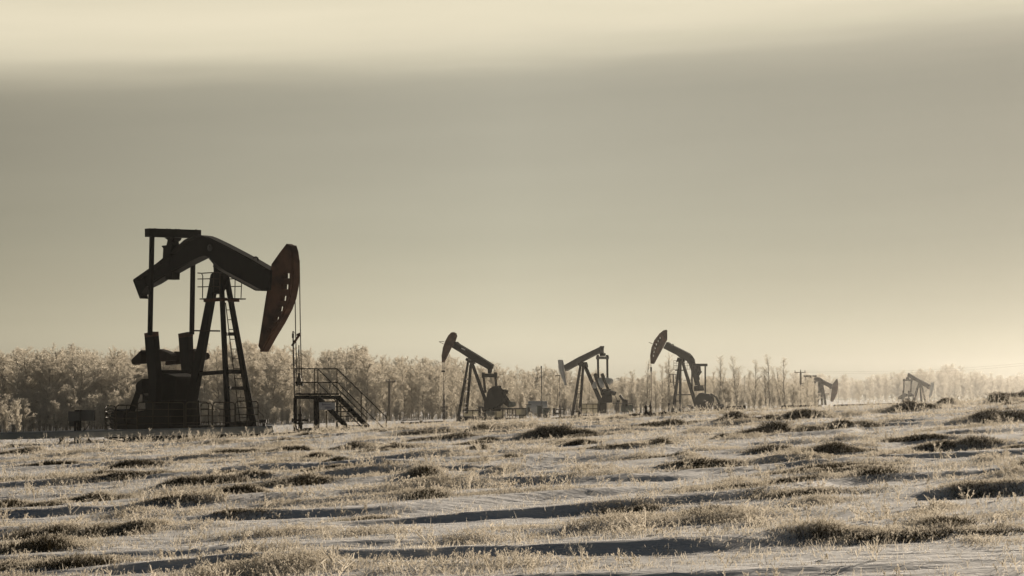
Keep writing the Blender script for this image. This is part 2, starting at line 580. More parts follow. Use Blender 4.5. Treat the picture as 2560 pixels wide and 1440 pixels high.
class Frame:
    """a machine's own axes: A along the beam towards the head, B across it and away from the camera"""
    def __init__(s, px, py, Y, psi, left=False, sil=True):
        s.sil = sil
        s.O = P(px, py, Y)
        c_, q = math.cos(psi), math.sin(psi)
        s.A = Vector((-c_, q, 0)) if left else Vector((c_, -q, 0))
        s.B = Vector((q, c_, 0))

    def px(s, pt, lat=0.0):
        """point of the plane at lateral offset lat seen at photo pixel pt"""
        k_ = (pt[0] - 1280) / F
        x = (k_ * (s.O.y + lat * s.B.y) - s.O.x - lat * s.B.x) / (s.A.x - k_ * s.A.y)
        q = s.O + s.A * x + s.B * lat
        q.z = wz(pt[1], q.y)
        return q

    def x_of(s, pt, lat=0.0):
        q = s.px(pt, lat)
        return (q - s.O).dot(s.A)

    def loc(s, x, lat, z):
        return s.O + s.A * x + s.B * lat + Vector((0, 0, z))

    def lat_at(s, px_, x):
        k_ = (px_ - 1280) / F
        return (k_ * (s.O.y + x * s.A.y) - s.O.x - x * s.A.x) / (s.B.x - k_ * s.B.y)

    def at_x(s, pt, x):
        la = s.lat_at(pt[0], x)
        q = s.O + s.A * x + s.B * la
        q.z = wz(pt[1], q.y)
        return q

    def prism(s, mb, pts, la, lb, holes=(), sil=None):
        """extrude an outline across the machine; sil: the outline is the whole silhouette, so take the depth off its far side"""
        if s.sil if sil is None else sil:
            d = (lb - la) * s.B.x * F / s.O.y
            area = sum(a[0] * b_[1] - b_[0] * a[1] for a, b_ in zip(pts, pts[1:] + pts[:1]))
            sg = 1 if area > 0 else -1
            wid = max(q[0] for q in pts) - min(q[0] for q in pts)
            new = []
            for i, q in enumerate(pts):
                a, c_ = pts[i - 1], pts[(i + 1) % len(pts)]
                n1x = (q[1] - a[1]) * sg / (math.hypot(q[0] - a[0], q[1] - a[1]) + 1e-6)
                n2x = (c_[1] - q[1]) * sg / (math.hypot(c_[0] - q[0], c_[1] - q[1]) + 1e-6)
                nx = n1x + n2x
                if wid < 1.7 * d:
                    new.append((q[0] - d / 2, q[1]))
                else:
                    new.append((q[0] - d if nx > 0 else q[0], q[1]))
            pts = new
            holes = [[(q[0] - d / 2, q[1]) for q in h] for h in holes]
        return mb.prism([s.px(q, la) for q in pts], s.B * (lb - la), [[s.px(q, la) for q in h] for h in holes])


# ------------------------------------------------------------------ ground: one sheet
def build_ground():
    u_in = np.linspace(-0.27, 0.27, 820)
    u = np.concatenate([-np.geomspace(0.9, 0.275, 22), u_in, np.geomspace(0.275, 0.9, 22)])
    ys = np.concatenate([np.linspace(-9, 13.5, 24), np.geomspace(14, 100, 620), np.geomspace(101, 320, 90), np.geomspace(330, 1255, 24)])
    UU, YY = np.meshgrid(u, ys)
    XX = UU * (YY + 14.0)
    Zs = ground_z(XX.ravel(), YY.ravel())
    V = np.stack([XX.ravel(), YY.ravel(), Zs], 1)
    nu, ny = len(u), len(ys)
    idx = np.arange(nu * ny).reshape(ny, nu)
    Q = np.stack([idx[:-1, :-1], idx[:-1, 1:], idx[1:, 1:], idx[1:, :-1]], -1).reshape(-1, 4)
    me = raw_mesh('snow_ground', V, Q, MAT['snow'], True, 4)
    o_ = bpy.data.objects.new('snow_ground', me); COL.objects.link(o_)
    tag(o_, kind='structure')


build_ground()

# ------------------------------------------------------------------ pumpjack pieces
def rails(mb, pts, r):
    mb.path(pts, r, 6)


def make_wellhead(name, label, base, h, w, group=None, bar_len=0.0):
    t_ = thing(name, label, 'wellhead', base, 0, group)
    b_ = MB().lathe(base, [(w * .55, -.3), (w * .55, .05 * h), (w * .95, .06 * h), (w * .95, .11 * h), (w * .5, .12 * h), (w * .5, .28 * h), (w * .8, .29 * h), (w * .8, .34 * h), (w * .42, .36 * h), (w * .38, .62 * h), (w * .55, .63 * h), (w * .55, .68 * h), (w * .28, .72 * h), (w * .18, h)], 14)
    b_.build('casing_body', 'rustdk', t_, smooth=False)
    f_ = MB()
    bb = Vector(base)
    f_.tube(bb + Vector((-w * 1.7, 0, .45 * h)), bb + Vector((w * 1.7, 0, .45 * h)), w * .22)
    f_.build('flow_tee', 'rustdk', t_)
    for s_ in (-1, 1):
        g_ = MB().tube(bb + Vector((s_ * w * 1.7, 0, .45 * h)), bb + Vector((s_ * w * 2.0, 0, .45 * h)), w * .5, 10)
        g_.build('valve', 'rustdk', t_)
    return t_


EXT = 0.6     # hidden foot length below the traced base


def pumpjack(label, fr, legs, legw, beam, beam_w, head, head_w, head_mat, head_holes=(), saddle=None, beam_mat='steel'):
    t_ = thing('pumpjack', label, 'pumpjack', fr.O, math.atan2(fr.A.y, fr.A.x), 'pumpjacks on the snowy oil field')
    for (a, b_, w0, w1) in legs:
        MB().taper(a, b_, w0, w0 * .55, w1, w1 * .55, fr.A).build('leg', 'steel', t_, bevel=0.01)
    m_ = MB(); fr.prism(m_, beam, -beam_w / 2, beam_w / 2)
    bo = m_.build('walking_beam', beam_mat, t_, bevel=0.012)
    m_ = MB(); fr.prism(m_, head, -head_w / 2, head_w / 2, head_holes)
    m_.build('horse_head', head_mat, t_)
    return t_, bo


# ------------------------------------------------------------------ 1. the large pumpjack
PSI = R(45)
f1 = Frame(553, 1076, 88.7, PSI, sil=False)
zb = Vector((0, 0, 0))
apexN = f1.px((541, 690), -0.28)
legs1 = [
    (f1.px((538, 690), 0.0) , f1.px((467, 1072), 0.0), .36, .48),
    (f1.px((553, 690), -.15), f1.px((570.5, 1071), -.73), .21, .24),
    (f1.px((566, 690), .15), f1.px((634.5, 1069), .73), .23, .27),
]
beam1 = [c1(*q) for q in [(188, 645), (300, 566), (420, 485), (500, 420), (585, 352), (640, 300), (700, 250), (745, 222), (790, 207), (830, 202), (870, 207), (905, 222), (1010, 272), (1150, 345), (1300, 425), (1505, 545), (1490, 742), (1410, 740), (1250, 655), (1050, 550), (985, 500), (930, 455), (890, 418), (855, 398), (820, 400), (700, 462), (550, 548), (430, 612), (330, 675), (235, 720)]]
hn = [(1515, 482), (1590, 375), (1665, 277), (1712, 300), (1728, 360), (1737, 430), (1740, 560), (1733, 690), (1708, 815), (1668, 925), (1598, 1060), (1510, 1205), (1428, 1352), (1412, 1352), (1383, 1300), (1420, 1060), (1460, 800), (1490, 640)]
head1 = [c1(*q) for q in hn]
def hole(cx, cy, w_, h_, sl=0.0):
    return [c1(cx - w_ / 2, cy - h_ / 2), c1(cx + w_ / 2, cy - h_ / 2), c1(cx + w_ / 2 - sl, cy + h_ / 2), c1(cx - w_ / 2 - sl, cy + h_ / 2)]
holes1 = [hole(1662, 597, 66, 52), hole(1652, 708, 62, 50, 3), hole(1632, 822, 62, 50, 6), hole(1600, 927, 60, 48, 8), hole(1560, 1032, 58, 48, 10), hole(1512, 1135, 54, 44, 10)]
pj1, beamo1 = pumpjack('large near black pumpjack with dark red horse head lowered at its right, beside steel stairs', f1, legs1, .34, beam1, .45, head1, .26, 'rust', holes1)
# flanges on the head: lit rim strips
m_ = MB()
curve = [c1(q[0] + 9, q[1]) for q in [(1712, 296), (1731, 356), (1741, 430), (1744, 560), (1737, 692), (1712, 820), (1672, 930), (1602, 1064), (1514, 1208), (1432, 1354)]]
for a, b_ in zip(curve, curve[1:]):
    pa, pb = f1.px(a, 0), f1.px(b_, 0)
    m_.bar(pa, pb, .40, .05, f1.B)
m_.build('head_rim_plate', 'rust', pj1)
# flanged edges of the beam (lit top flange)
m_ = MB()
topl = [c1(*q) for q in [(188, 641), (420, 481), (585, 348), (700, 246), (790, 203), (830, 198), (870, 203), (905, 218), (1150, 341), (1500, 538)]]
for a, b_ in zip(topl, topl[1:]):
    m_.bar(f1.px(a, 0), f1.px(b_, 0), .56, .045, f1.B)
botl = [c1(*q) for q in [(330, 678), (550, 552), (855, 402)]]
for a, b_ in zip(botl, botl[1:]):
    m_.bar(f1.px(a, 0), f1.px(b_, 0), .56, .045, f1.B)
botl = [c1(*q) for q in [(985, 503), (1050, 553), (1250, 659), (1410, 744), (1485, 746)]]
for a, b_ in zip(botl, botl[1:]):
    m_.bar(f1.px(a, 0), f1.px(b_, 0), .56, .045, f1.B)
fl = m_.build('beam_flange', 'steel', beamo1)
# lifting eye and pivot boss
m_ = MB()
arc = [c1(1330, 425), c1(1345, 412), c1(1362, 410), c1(1378, 420), c1(1382, 445)]
rails(m_, [f1.px(q, 0.0) for q in arc], .03)
m_.build('lifting_eye', 'steel', beamo1)
m_ = MB(); cpt = f1.px(c1(905, 318), -.225)
m_.tube(cpt, cpt - f1.B * .06, .14, 16); m_.tube(cpt - f1.B * .06, cpt - f1.B * .10, .07, 12)
m_.build('pivot_boss', 'greymetal', beamo1)
# tail plate
m_ = MB(); f1.prism(m_, [c1(*q) for q in [(128, 642), (205, 645), (300, 600), (322, 700), (268, 790), (276, 826), (197, 826)]], -.26, .1, (), True)
m_.build('tail_plate', 'steel', pj1)
# saddle bearing
m_ = MB(); f1.prism(m_, [c1(*q) for q in [(880, 420), (1060, 520), (1046, 560), (1085, 572), (1085, 640), (1070, 690), (985, 780), (935, 770), (905, 655), (893, 640), (905, 582), (935, 560), (930, 480)]], -.25, .25, (), True)
m_.build('saddle_bearing', 'steel', pj1, bevel=.01)
# equalizer post
m_ = MB(); f1.prism(m_, [c1(*q) for q in [(440, 216), (612, 216), (600, 240), (580, 255), (590, 290), (582, 318), (574, 350), (562, 480), (400, 480), (404, 442), (425, 420), (430, 322), (414, 306), (418, 296), (462, 292), (474, 240)]], -.24, .14, (), True)
m_.build('equalizer_bearing', 'steel', pj1, bevel=.012)
m_ = MB(); f1.prism(m_, [c1(*q) for q in [(488, 560), (556, 560), (552, 634), (490, 636)]], -.3, .1, (), True)
m_.build('clamp_block', 'steel', pj1)
# equalizer
xe = f1.x_of(c1(528, 172), 0)
pa = f1.at_x(c1(271, 166), xe); pb = f1.at_x(c1(790, 182), xe)
m_ = MB().bar(pa, pb, .34, .34, f1.A)
m_.build('equalizer_bar', 'steel', pj1, bevel=.01)
m_ = MB()
for q in (470, 500, 560, 590, 350, 760):
    cc = f1.at_x(c1(q, 134 + (q - 270) * .03), xe)
    MB().tube(cc - Vector((0, 0, .05)), cc + Vector((0, 0, .06)), .04, 6).build('bolt', 'steel', pj1)
# pitman arms
xc = -3.0
la_n = f1.lat_at(378, -2.85); la_f = f1.lat_at(482, -2.85)
for la, top, bot in ((la_n, (380, 590), (375, 838)), (la_f, (483.5, 590), (479.5, 836))):
    q0 = f1.at_x(top, -2.85); q1 = f1.at_x(bot, -2.85)
    MB().bar(q0, q1, .15, .15, f1.A).build('pitman_arm', 'steel', pj1)
# crank arms
for la, pts in ((-.95, [(1018, 140), (1165, 122), (1180, 300), (1202, 620), (1190, 900), (1062, 900), (1060, 620), (1030, 320)]),
                (.95, [(1377, 145), (1530, 125), (1535, 300), (1560, 520), (1560, 760), (1420, 760), (1410, 540), (1390, 330)])):
    m_ = MB(); f1.prism(m_, [c2(*q) for q in pts], la - .14, la + .14, (), True)
    m_.build('crank_arm', 'steel', pj1, bevel=.01)
    m_ = MB(); top = [pts[0], pts[1], (pts[1][0] + 2, pts[1][1] + 45), (pts[0][0] + 4, pts[0][1] + 45)]
    f1.prism(m_, [c2(*q) for q in top], la - .17, la - .145)
    m_.build('crank_end_plate', 'rust', pj1)
for la, w_l, w_r in ((-.95, [(1040, 318), (1018, 322), (985, 335), (930, 370), (890, 408), (876, 430), (884, 462), (908, 476), (975, 466), (1046, 460)],
                      [(1172, 310), (1215, 306), (1262, 318), (1310, 336), (1350, 358), (1368, 385), (1362, 425), (1330, 430), (1260, 432), (1190, 440)]),
                     (.95, [(1400, 330), (1345, 345), (1300, 380), (1246, 425), (1238, 460), (1252, 480), (1300, 478), (1405, 465)],
                      [(1530, 308), (1562, 306), (1610, 325), (1660, 342), (1694, 345), (1711, 372), (1708, 398), (1690, 416), (1662, 425), (1535, 445)])):
    for w_ in (w_l, w_r):
        m_ = MB(); f1.prism(m_, [c2(*q) for q in w_], la - .2, la + .12, (), True)
        m_.build('counterweight', 'rustdk', pj1, bevel=.015)
# gear box, its stand, brake drum, belt guard
m_ = MB(); f1.prism(m_, [c2(*q) for q in [(1195, 560), (1230, 532), (1400, 528), (1450, 560), (1580, 600), (1560, 850), (1060, 880), (1060, 640)]], -.6, .6, (), True)
m_.build('gear_box', 'steel', pj1, bevel=.03)
m_ = MB(); f1.prism(m_, [c2(*q) for q in [(925, 690), (945, 655), (1000, 635), (1062, 618), (1062, 870), (1045, 860), (1028, 800), (1000, 775), (965, 790), (930, 760)]], -.45, -.1, (), True)
m_.build('belt_guard', 'steel', pj1, bevel=.02)
m_ = MB(); f1.prism(m_, [c2(*q) for q in [(925, 755), (975, 788), (908, 962), (890, 985), (858, 978)]], -.42, -.12, (), True)
m_.build('belt_guard_arm', 'steel', pj1)
m_ = MB(); f1.prism(m_, [c2(*q) for q in [(1025, 850), (1570, 850), (1590, 1168), (1035, 1168)]], -.75, .75, (), True)
m_.build('gear_box_stand', 'steel', pj1, bevel=.02)
m_ = MB()
a = f1.px(c2(735, 1030), -.2); b_ = f1.px(c2(870, 1030), -.2)
m_.tube(a, b_, .36, 20); m_.tube(b_, b_ + f1.A * .5, .26, 16)
m_.build('motor', 'steel', pj1, smooth=False)
m_ = MB(); f1.prism(m_, [c2(*q) for q in [(650, 1085), (700, 1080), (740, 1100), (1035, 1090), (1035, 1140), (960, 1165), (700, 1160), (655, 1140)]], -.5, .3)
f1.prism(m_, [c2(*q) for q in [(870, 985), (1040, 950), (1040, 1090), (880, 1090)]], -.5, 0)
m_.build('motor_mount', 'steel', pj1)
m_ = MB().bar(f1.px(c2(620, 990), -.3), f1.px(c2(700, 1110), -.3), .08, .08)
m_.build('brake_lever', 'rustdk', pj1)
MB().bar(f1.px(c2(860, 1120), -.3), f1.px(c2(905, 1180), -.3), .1, .1).build('strut', 'rustdk', pj1)
# skid and cross braces
m_ = MB()
for la in (-.85, .85):
    m_.bar(f1.loc(-5.4, la, .02), f1.loc(2.1, la, .02), .26, .36)
for xx in (-5.2, -3.4, -1.2, 1.9):
    m_.bar(f1.loc(xx, -.72, .04), f1.loc(xx, .72, .04), .22, .3)
m_.build('skid', 'steel', pj1)
m_ = MB().box(f1.loc(-1.7, 0, -.62), 7.6, 1.75, .46, math.atan2(f1.A.y, f1.A.x))
m_.build('foundation_block', 'steel', pj1)
def lerp(a, b_, f_): return a + (b_ - a) * f_
for (p_, q_, th) in (((565, 835), (584, 835), .14), ((569, 929), (601, 929), .18), ((572, 970.5), (611, 970.5), .14), ((572, 1060), (632, 1060), .16)):
    fy = (p_[1] - 690) / 380.0
    m_ = MB().bar(f1.px(p_, -.15 - .55 * fy), f1.px(q_, .15 + .55 * fy), .1, th)
    m_.build('cross_brace', 'steel', pj1)
m_ = MB().bar(f1.px((498, 935), 0), f1.px((559, 930), -.6), .1, .16)
m_.build('cross_brace', 'steel', pj1)
m_ = MB().bar(f1.px(c2(1530, 113), -.2), f1.px(c2(1815, 116), -.3), .08, .06)
m_.build('crossbar', 'rustdk', pj1)
# ladder on the front legs
m_ = MB()
L0 = [(562, 757), (579, 900), (598, 1056)]
Rr = [(575, 757), (601, 900), (619, 1056)]
P0 = [f1.px(q, -.05 - .02 * i) + f1.A * .05 for i, q in enumerate(L0)]
P1 = [f1.px(q, .2 + .12 * i) + f1.A * .05 for i, q in enumerate(Rr)]
rails(m_, P0, .022); rails(m_, P1, .022)
yy = 775.0
while yy < 1050:
    f_ = (yy - 757) / 299.0
    a = f1.px((562 + 36 * f_, yy), -.05 - .04 * f_) + f1.A * .05
    b_ = f1.px((575 + 46 * f_ - 3 * f_, yy), .2 + .24 * f_) + f1.A * .05
    m_.tube(a, b_, .016, 6)
    yy += 24.4
m_.build('ladder', 'rail', pj1)
# top platform with hand rails
m_ = MB(); zc = wz(746, 88.7)
cen = f1.O.copy(); cen.z = zc
m_.box(cen + f1.A * .1 + Vector((0, 0, -.05)), 1.35, 1.3, .045, math.atan2(f1.A.y, f1.A.x))
m_.build('platform_deck', 'rustdk', pj1)
m_ = MB()
for a, b_ in (((509, 752), (569, 748)), ((569, 751), (599, 751))):
    m_.bar(P(a[0], a[1], 87.9), P(b_[0], b_[1], 87.9), .05, .12)
m_.build('toe_board', 'rust', pj1)
m_ = MB()
def pr(x, y, Y=87.6): return P(*c1(x, y), Y)
rails(m_, [pr(775, 570), pr(815, 572), pr(828, 600), pr(825, 820)], .022)
rails(m_, [pr(820, 572), pr(985, 563), pr(1000, 580), pr(998, 820)], .022)
for y_ in (630, 709): rails(m_, [pr(775, y_), pr(998, y_ - 4)], .020)
rails(m_, [pr(938, 570), pr(936, 820)], .018)
m_.build('platform_railing', 'rail', pj1); m_ = MB()
for y_ in (630, 706): rails(m_, [pr(1085, y_, 89.6), pr(1217, y_ - 3, 89.6)], .020)
rails(m_, [pr(1152, 600, 89.6), pr(1148, 820, 89.6)], .02)
rails(m_, [pr(1217, 640, 89.6), pr(1210, 820, 89.6)], .02)
m_.build('platform_railing', 'rail', pj1)
# bridle, carrier bar and polished rod
m_ = MB()
rails(m_, [P(748.3, 650, 86.2), P(751, 830, 86.2), P(754, 955, 86.2)], .021)
rails(m_, [P(736.9, 690, 86.0), P(739, 830, 86.0), P(742.5, 955, 86.0)], .021)
m_.build('bridle_cable', 'cable', pj1)
m_ = MB().bar(P(*c3(424, 752), 86.1), P(*c3(498, 756), 86.1), .12, .14)
m_.tube(P(*c3(432, 735), 86.1), P(*c3(436, 785), 86.1), .045); m_.tube(P(*c3(487, 735), 86.1), P(*c3(490, 785), 86.1), .045)
m_.build('carrier_bar', 'steel', pj1)
m_ = MB().tube(P(*c3(455, 350), 86.1), P(*c3(458, 640), 86.1), .022)
m_.tube(P(*c3(455, 400), 86.1), P(*c3(456, 470), 86.1), .034); m_.tube(P(*c3(463, 760), 86.1), P(*c3(468, 1040), 86.1), .014)
m_.tube(P(*c3(459, 645), 86.1), P(*c3(460, 745), 86.1), .06); m_.tube(P(*c3(460, 700), 86.1), P(*c3(461, 765), 86.1), .10)
m_.build('polished_rod', 'cable', pj1)

bw = P(*c3(470, 1268), 86.1)
make_wellhead('wellhead', 'dark wellhead under the polished rod inside the steel stair platform', bw, 1.0, .17, 'wellheads')

# ------------------------------------------------------------------ guard rail panels round the pump
def guard_panel(x0, x1, top, bot, Y, label, nb=4, dY=0.0, r=.022, tall=2):
    base = P((x0 + x1) / 2, bot, Y)
    t_ = thing('guard_barrier', label, 'guard panel', base, 0, 'tubular guard panels round the near pumpjack')
    def q(px_, py_):
        f_ = (px_ - x0) / (x1 - x0)
        return P(px_, py_, Y + dY * (f_ - .5))
    c_ = 7
    m_ = MB()
    rails(m_, [q(x0, bot), q(x0, top + c_), q(x0 + 1.8, top + 2.2), q(x0 + c_, top), q(x1 - c_, top), q(x1 - 1.8, top + 2.2), q(x1, top + c_), q(x1, bot)], r)
    m_.build('tube_frame', 'rail', t_)
    m_ = MB()
    for i in range(nb):
        y_ = top + (bot - top) * (i + 1) / (nb + .6)
        m_.tube(q(x0, y_), q(x1, y_), r * .75, 6)
    if x1 - x0 > 45:
        for i in range(1, tall):
            xx_ = x0 + (x1 - x0) * i / tall
            m_.tube(q(xx_, top + 1), q(xx_, bot), r * .75, 6)
    m_.build('rail_bars', 'rail', t_)


guard_panel(263, 289, 1014, 1096, 86.6, 'narrow arched guard panel, leftmost of the enclosure, left of the motor', 5, 1.2)
guard_panel(290.5, 342, 1013, 1088, 86.2, 'guard panel in front of the motor, second from the left end')
guard_panel(343.5, 460, 1006, 1086, 85.8, 'widest guard panel, in front of the gear box stand', 4, 0, .022, 3)
guard_panel(465, 521, 1005, 1084, 85.8, 'guard panel before the rear leg, right of the widest one')
guard_panel(532, 587, 1006, 1084, 86.2, 'guard panel left of and behind the front legs')
guard_panel(589, 645, 1003, 1080, 86.0, 'guard panel at the right end beside the ladder foot')
guard_panel(267, 286, 1022, 1086, 92.0, 'small inner guard panel seen behind the leftmost arched one', 4)
guard_panel(502, 530, 1008, 1080, 92.0, 'far side guard panel seen in the gap between rear leg and front legs', 4)

# ------------------------------------------------------------------ pale pipe rail on supports in front
pp = thing('raised_pipe', 'long pale square-clad pipe on short supports running left in front of the near pumpjack', 'pipe', P(330, 1100, 84.5))
m_ = MB().bar(P(-260, 1097, 84.5), P(684, 1074, 84.5), .26, .27)
m_.build('pipe_cladding', 'pipe', pp, bevel=.05)
for (x_, y0, y1, w_) in ((155, 1092, 1122, .2), (662, 1078, 1104, .13), (678, 1077, 1098, .09), (-60, 1098, 1130, .2)):
    m_ = MB().taper(P(x_, y0, 84.5), P(x_, y1 + 3, 84.5), w_, w_, w_ * .45, w_ * .45, (1, 0, 0))
    m_.build('support_post', 'steel', pp)
m_ = MB().bar(P(262, 1093, 85.6), P(420, 1098, 85.2), .12, .08)
m_.bar(P(268, 1095, 85.4), P(318, 1106, 85.0), .06, .06); m_.bar(P(316, 1090, 85.2), P(316, 1108, 85.2), .14, .14)
m_.bar(P(440, 1093, 85.6), P(655, 1090, 85.6), .16, .16)
m_.build('lower_frame', 'steel', pp)

# electrical boxes on posts
eb = thing('control_box_stand', 'two grey control boxes on short posts at the far left behind the pale pipe', 'control box', P(204, 1106, 86.5))
for x0, y0, x1, y1, Y_, m__ in ((172, 1028, 201, 1053, 86.4, 'cabinet'), (201, 1025, 237, 1052, 86.6, 'cabinet')):
    MB().box(P((x0 + x1) / 2, y1, Y_), (x1 - x0) / F * Y_, .3, (y1 - y0) / F * Y_).build('box_cabinet', m__, eb, bevel=.012)
MB().box(P(180, 1066, 86.5), .2, .15, .3).build('switch_box', 'greymetal', eb)
MB().box(P(195.5, 1028, 86.35), .22, .3, .05).build('lid', 'steel', eb)
MB().box(P(196, 1058, 86.3), .2, .15, .1).build('bracket', 'steel', eb)
m_ = MB()
for x_ in (188, 199): m_.box(P(x_, 1108, 86.5), .12 if x_ == 199 else .07, .1, (1108 - 1050) / F * 86.5)
m_.box(P(193, 1108, 86.5), .03, .03, .85)
m_.build('post_pair', 'steel', eb)
m_ = MB().path([P(224, 1053, 86.4), P(222, 1062, 86.4), P(214, 1074, 86.4), P(203, 1079, 86.4)], .012, 6)
m_.build('conduit', 'steel', eb)
MB().bar(P(214, 1088, 86.2), P(229, 1108, 86.2), .07, .07).build('stay', 'steel', eb)

jb = thing('junction_box', 'small dark valve box on a post at the right foot of the near pumpjack', 'box', P(660, 1100, 85.4))
MB().box(P(657, 1057, 85.4), .28, .2, .13).build('box_body', 'steel', jb, bevel=.01)
MB().box(P(660, 1100, 85.4), .12, .12, .66).build('post', 'steel', jb)
MB().path([P(659, 1047, 85.4), P(659, 1040, 85.4), P(655, 1036, 85.4), P(648, 1030, 85.4), P(645, 1022, 85.4)], .012, 6).build('hose', 'cable', jb)

# ------------------------------------------------------------------ stairs and platform at the well
f2 = Frame(794.6, 1071, 85.2, PSI)      # axis A runs down the stairs, B across them
st = thing('stair_platform', 'dark steel work platform with handrails and a flight of stairs descending to the right', 'stair platform', f2.O, math.atan2(f2.A.y, f2.A.x))
WS = 1.08
def s2(x, y, la): return f2.px(c3(x, y), la)
zd = s2(655, 868, 0).z; x_r = 0.0; x_l = f2.x_of(c3(408, 700), 0)
m_ = MB()
dk = [f2.loc(x_l, 0, 0), f2.loc(x_r, 0, 0), f2.loc(x_r, WS, 0), f2.loc(x_l, WS, 0)]
m_.prism([Vector((q.x, q.y, zd - .04)) for q in dk], (0, 0, .07))
m_.build('deck', 'steel', st)
m_ = MB()
for a, b_ in ((0, 1), (1, 2), (2, 3), (3, 0)):
    pa, pb = dk[a].copy(), dk[b_].copy(); pa.z = pb.z = zd - .13
    m_.bar(pa, pb, .05, .14)
m_.build('deck_frame', 'steel', st)
def post(px_, py0, py1, la, w_, nm='platform_post'):
    a = s2(px_, py0, la); b_ = s2(px_, py1, la)
    MB().bar(a, b_, w_, w_, f2.A).build(nm, 'steel', st)
post(415, 910, 1262, 0, .10); post(648, 915, 1250, 0, .13); post(628, 915, 1250, WS, .10); post(858, 915, 1268, WS, .06)
m_ = MB(); r_ = .022
for la, xa, xb in ((0, 408, 655), (WS, 618, 858)):
    for y_ in (601, 746):
        rails(m_, [s2(xa, y_ + 2, la), s2(xb, y_, la)], r_)
    for x_ in (xa, xb):
        rails(m_, [s2(x_, 601, la), s2(x_, 870, la)], r_)
for y_ in (601, 746):
    rails(m_, [s2(408, y_, 0), s2(618, y_, WS)], r_)
m_.build('platform_railing', 'rail', st)
for la, top, bot, ps in ((0, [(655, 601), (1165, 1115), (1166, 1222)], [(655, 748), (1135, 1236)], [(898, 846, 1150)]),
                         (WS, [(858, 601), (1380, 1112), (1380, 1230)], [(866, 748), (1350, 1230)], [(1115, 853, 1150)])):
    m_ = MB()
    rails(m_, [s2(*q, la) for q in top], r_ * 1.1); rails(m_, [s2(*q, la) for q in bot], r_)
    for x_, y0, y1 in ps: rails(m_, [s2(x_, y0, la), s2(x_, y1, la)], r_)
    m_.build('handrail', 'rail', st)
for la, a, b_ in ((0, (665, 912), (985, 1240)), (WS, (875, 905), (1190, 1225))):
    MB().bar(s2(*a, la), s2(*b_, la), .05, .20, f2.B).build('stringer', 'steel', st)
for i in range(6):
    y_ = 952 + i * 51.0
    xn = 665 + (y_ - 912) * .975
    a = s2(xn + 4, y_, 0.03); b_ = s2(xn + 4, y_, 0.03) + f2.B * (WS - .06)
    MB().bar(a, b_, .24, .035, f2.A).build('step', 'steel', st)
# tall guide post with its slanting tag rod
m_ = MB().tube(P(732.6, 828, 85.3), P(734.5, 925, 85.3), .028, 8)
m_.tube(P(732.5, 834, 85.3), P(732.6, 845, 85.3), .045, 8)
m_.tube(P(734.5, 925, 85.3), P(737, 1000, 85.3), .028)
m_.build('tall_pole', 'rustdk', st)
m_ = MB().bar(P(729.7, 865, 85.3), P(749, 836, 85.3), .03, .09); m_.bar(P(742, 838, 85.3), P(751, 834, 85.3), .03, .09)
m_.tube(P(734, 828, 85.3), P(741, 839, 85.3), .009, 5); m_.tube(P(741, 839, 85.3), P(750, 834, 85.3), .009, 5)
m_.build('wind_flag', 'rust', st)

# sign below the deck
sg = thing('sign', 'small weathered white notice board under the stair platform deck', 'sign', P(816, 1078, 84.6))
MB().bar(P(*c3(754, 958), 84.6), P(*c3(754, 1036), 84.6), 172 / 4.236 / F * 84.6, .03, (1, 0, 0)).build('sign_board', 'sign', sg)
m_ = MB()
for (xa, xb, y_, h_) in ((702, 712, 972, .04), (714, 790, 978, .018), (705, 712, 984, .03), (736, 800, 1005, .016), (728, 812, 1012, .014), (732, 806, 1024, .016)):
    m_.bar(P(*c3(xa, y_), 84.578), P(*c3(xb, y_ + 2), 84.578), .006, h_)
m_.build('faded_lettering', 'ink', sg)
MB().box(P(816.5, 1080, 84.65), .06, .05, .82).build('sign_post', 'wood', sg)
bx = thing('ground_valve', 'squat dark valve lying in the grass between the wellhead and the platform posts', 'valve', P(772, 1082, 85.6))
MB().tube(P(764, 1075, 85.6), P(780, 1075, 85.6), .09, 12).build('valve_body', 'steel', bx)
MB().tube(P(767, 1077, 85.6), P(767, 1070, 85.6), .13, 12).build('flange', 'steel', bx)
MB().tube(P(772, 1078, 85.6), P(772, 1086, 85.6), .05, 8).build('stub_pipe', 'rustdk', bx)
rp_ = thing('rusty_trough', 'low rust red steel channel lying on the ground below the stairs', 'steel channel', P(833, 1080, 85.0))
MB().bar(P(821, 1077, 85.0), P(843, 1075, 85.0), .16, .06).build('channel', 'rust', rp_)
MB().bar(P(843, 1074, 85.6), P(868, 1075, 85.6), .4, .12).build('cover_plate', 'steel', rp_)
sp = thing('marker_stake', 'thin bare marker stake standing in grass right of the stairs', 'stake', P(943, 1074, 85.5))
MB().bar(P(942.5, 1042, 85.5), P(944, 1076, 85.5), .045, .04).build('stake_shaft', 'wood', sp)
MB().bar(P(942.4, 1040, 85.5), P(942.5, 1043, 85.5), .06, .05).build('stake_cap', 'wood', sp)

# low pipe barrier in the middle
lb = thing('low_barrier', 'low dark pipe barrier on three stub posts in the middle of the field', 'barrier', P(1058, 1066, 100))
m_ = MB().tube(P(1003, 1060, 100), P(1113, 1056, 100), .07, 10); m_.build('barrier_rail', 'rustdk', lb)
m_ = MB().tube(P(1005, 1052, 101), P(1050, 1050, 101), .015, 6); m_.build('thin_rail', 'rail', lb)
for x_, a, b_ in ((1006, 1054, 1066), (1053, 1051, 1066), (1113, 1053, 1066)):
    MB().box(P(x_, b_ + 3, 100), .14, .14, (b_ - a + 3) / F * 100).build('stub_post', 'rustdk', lb)

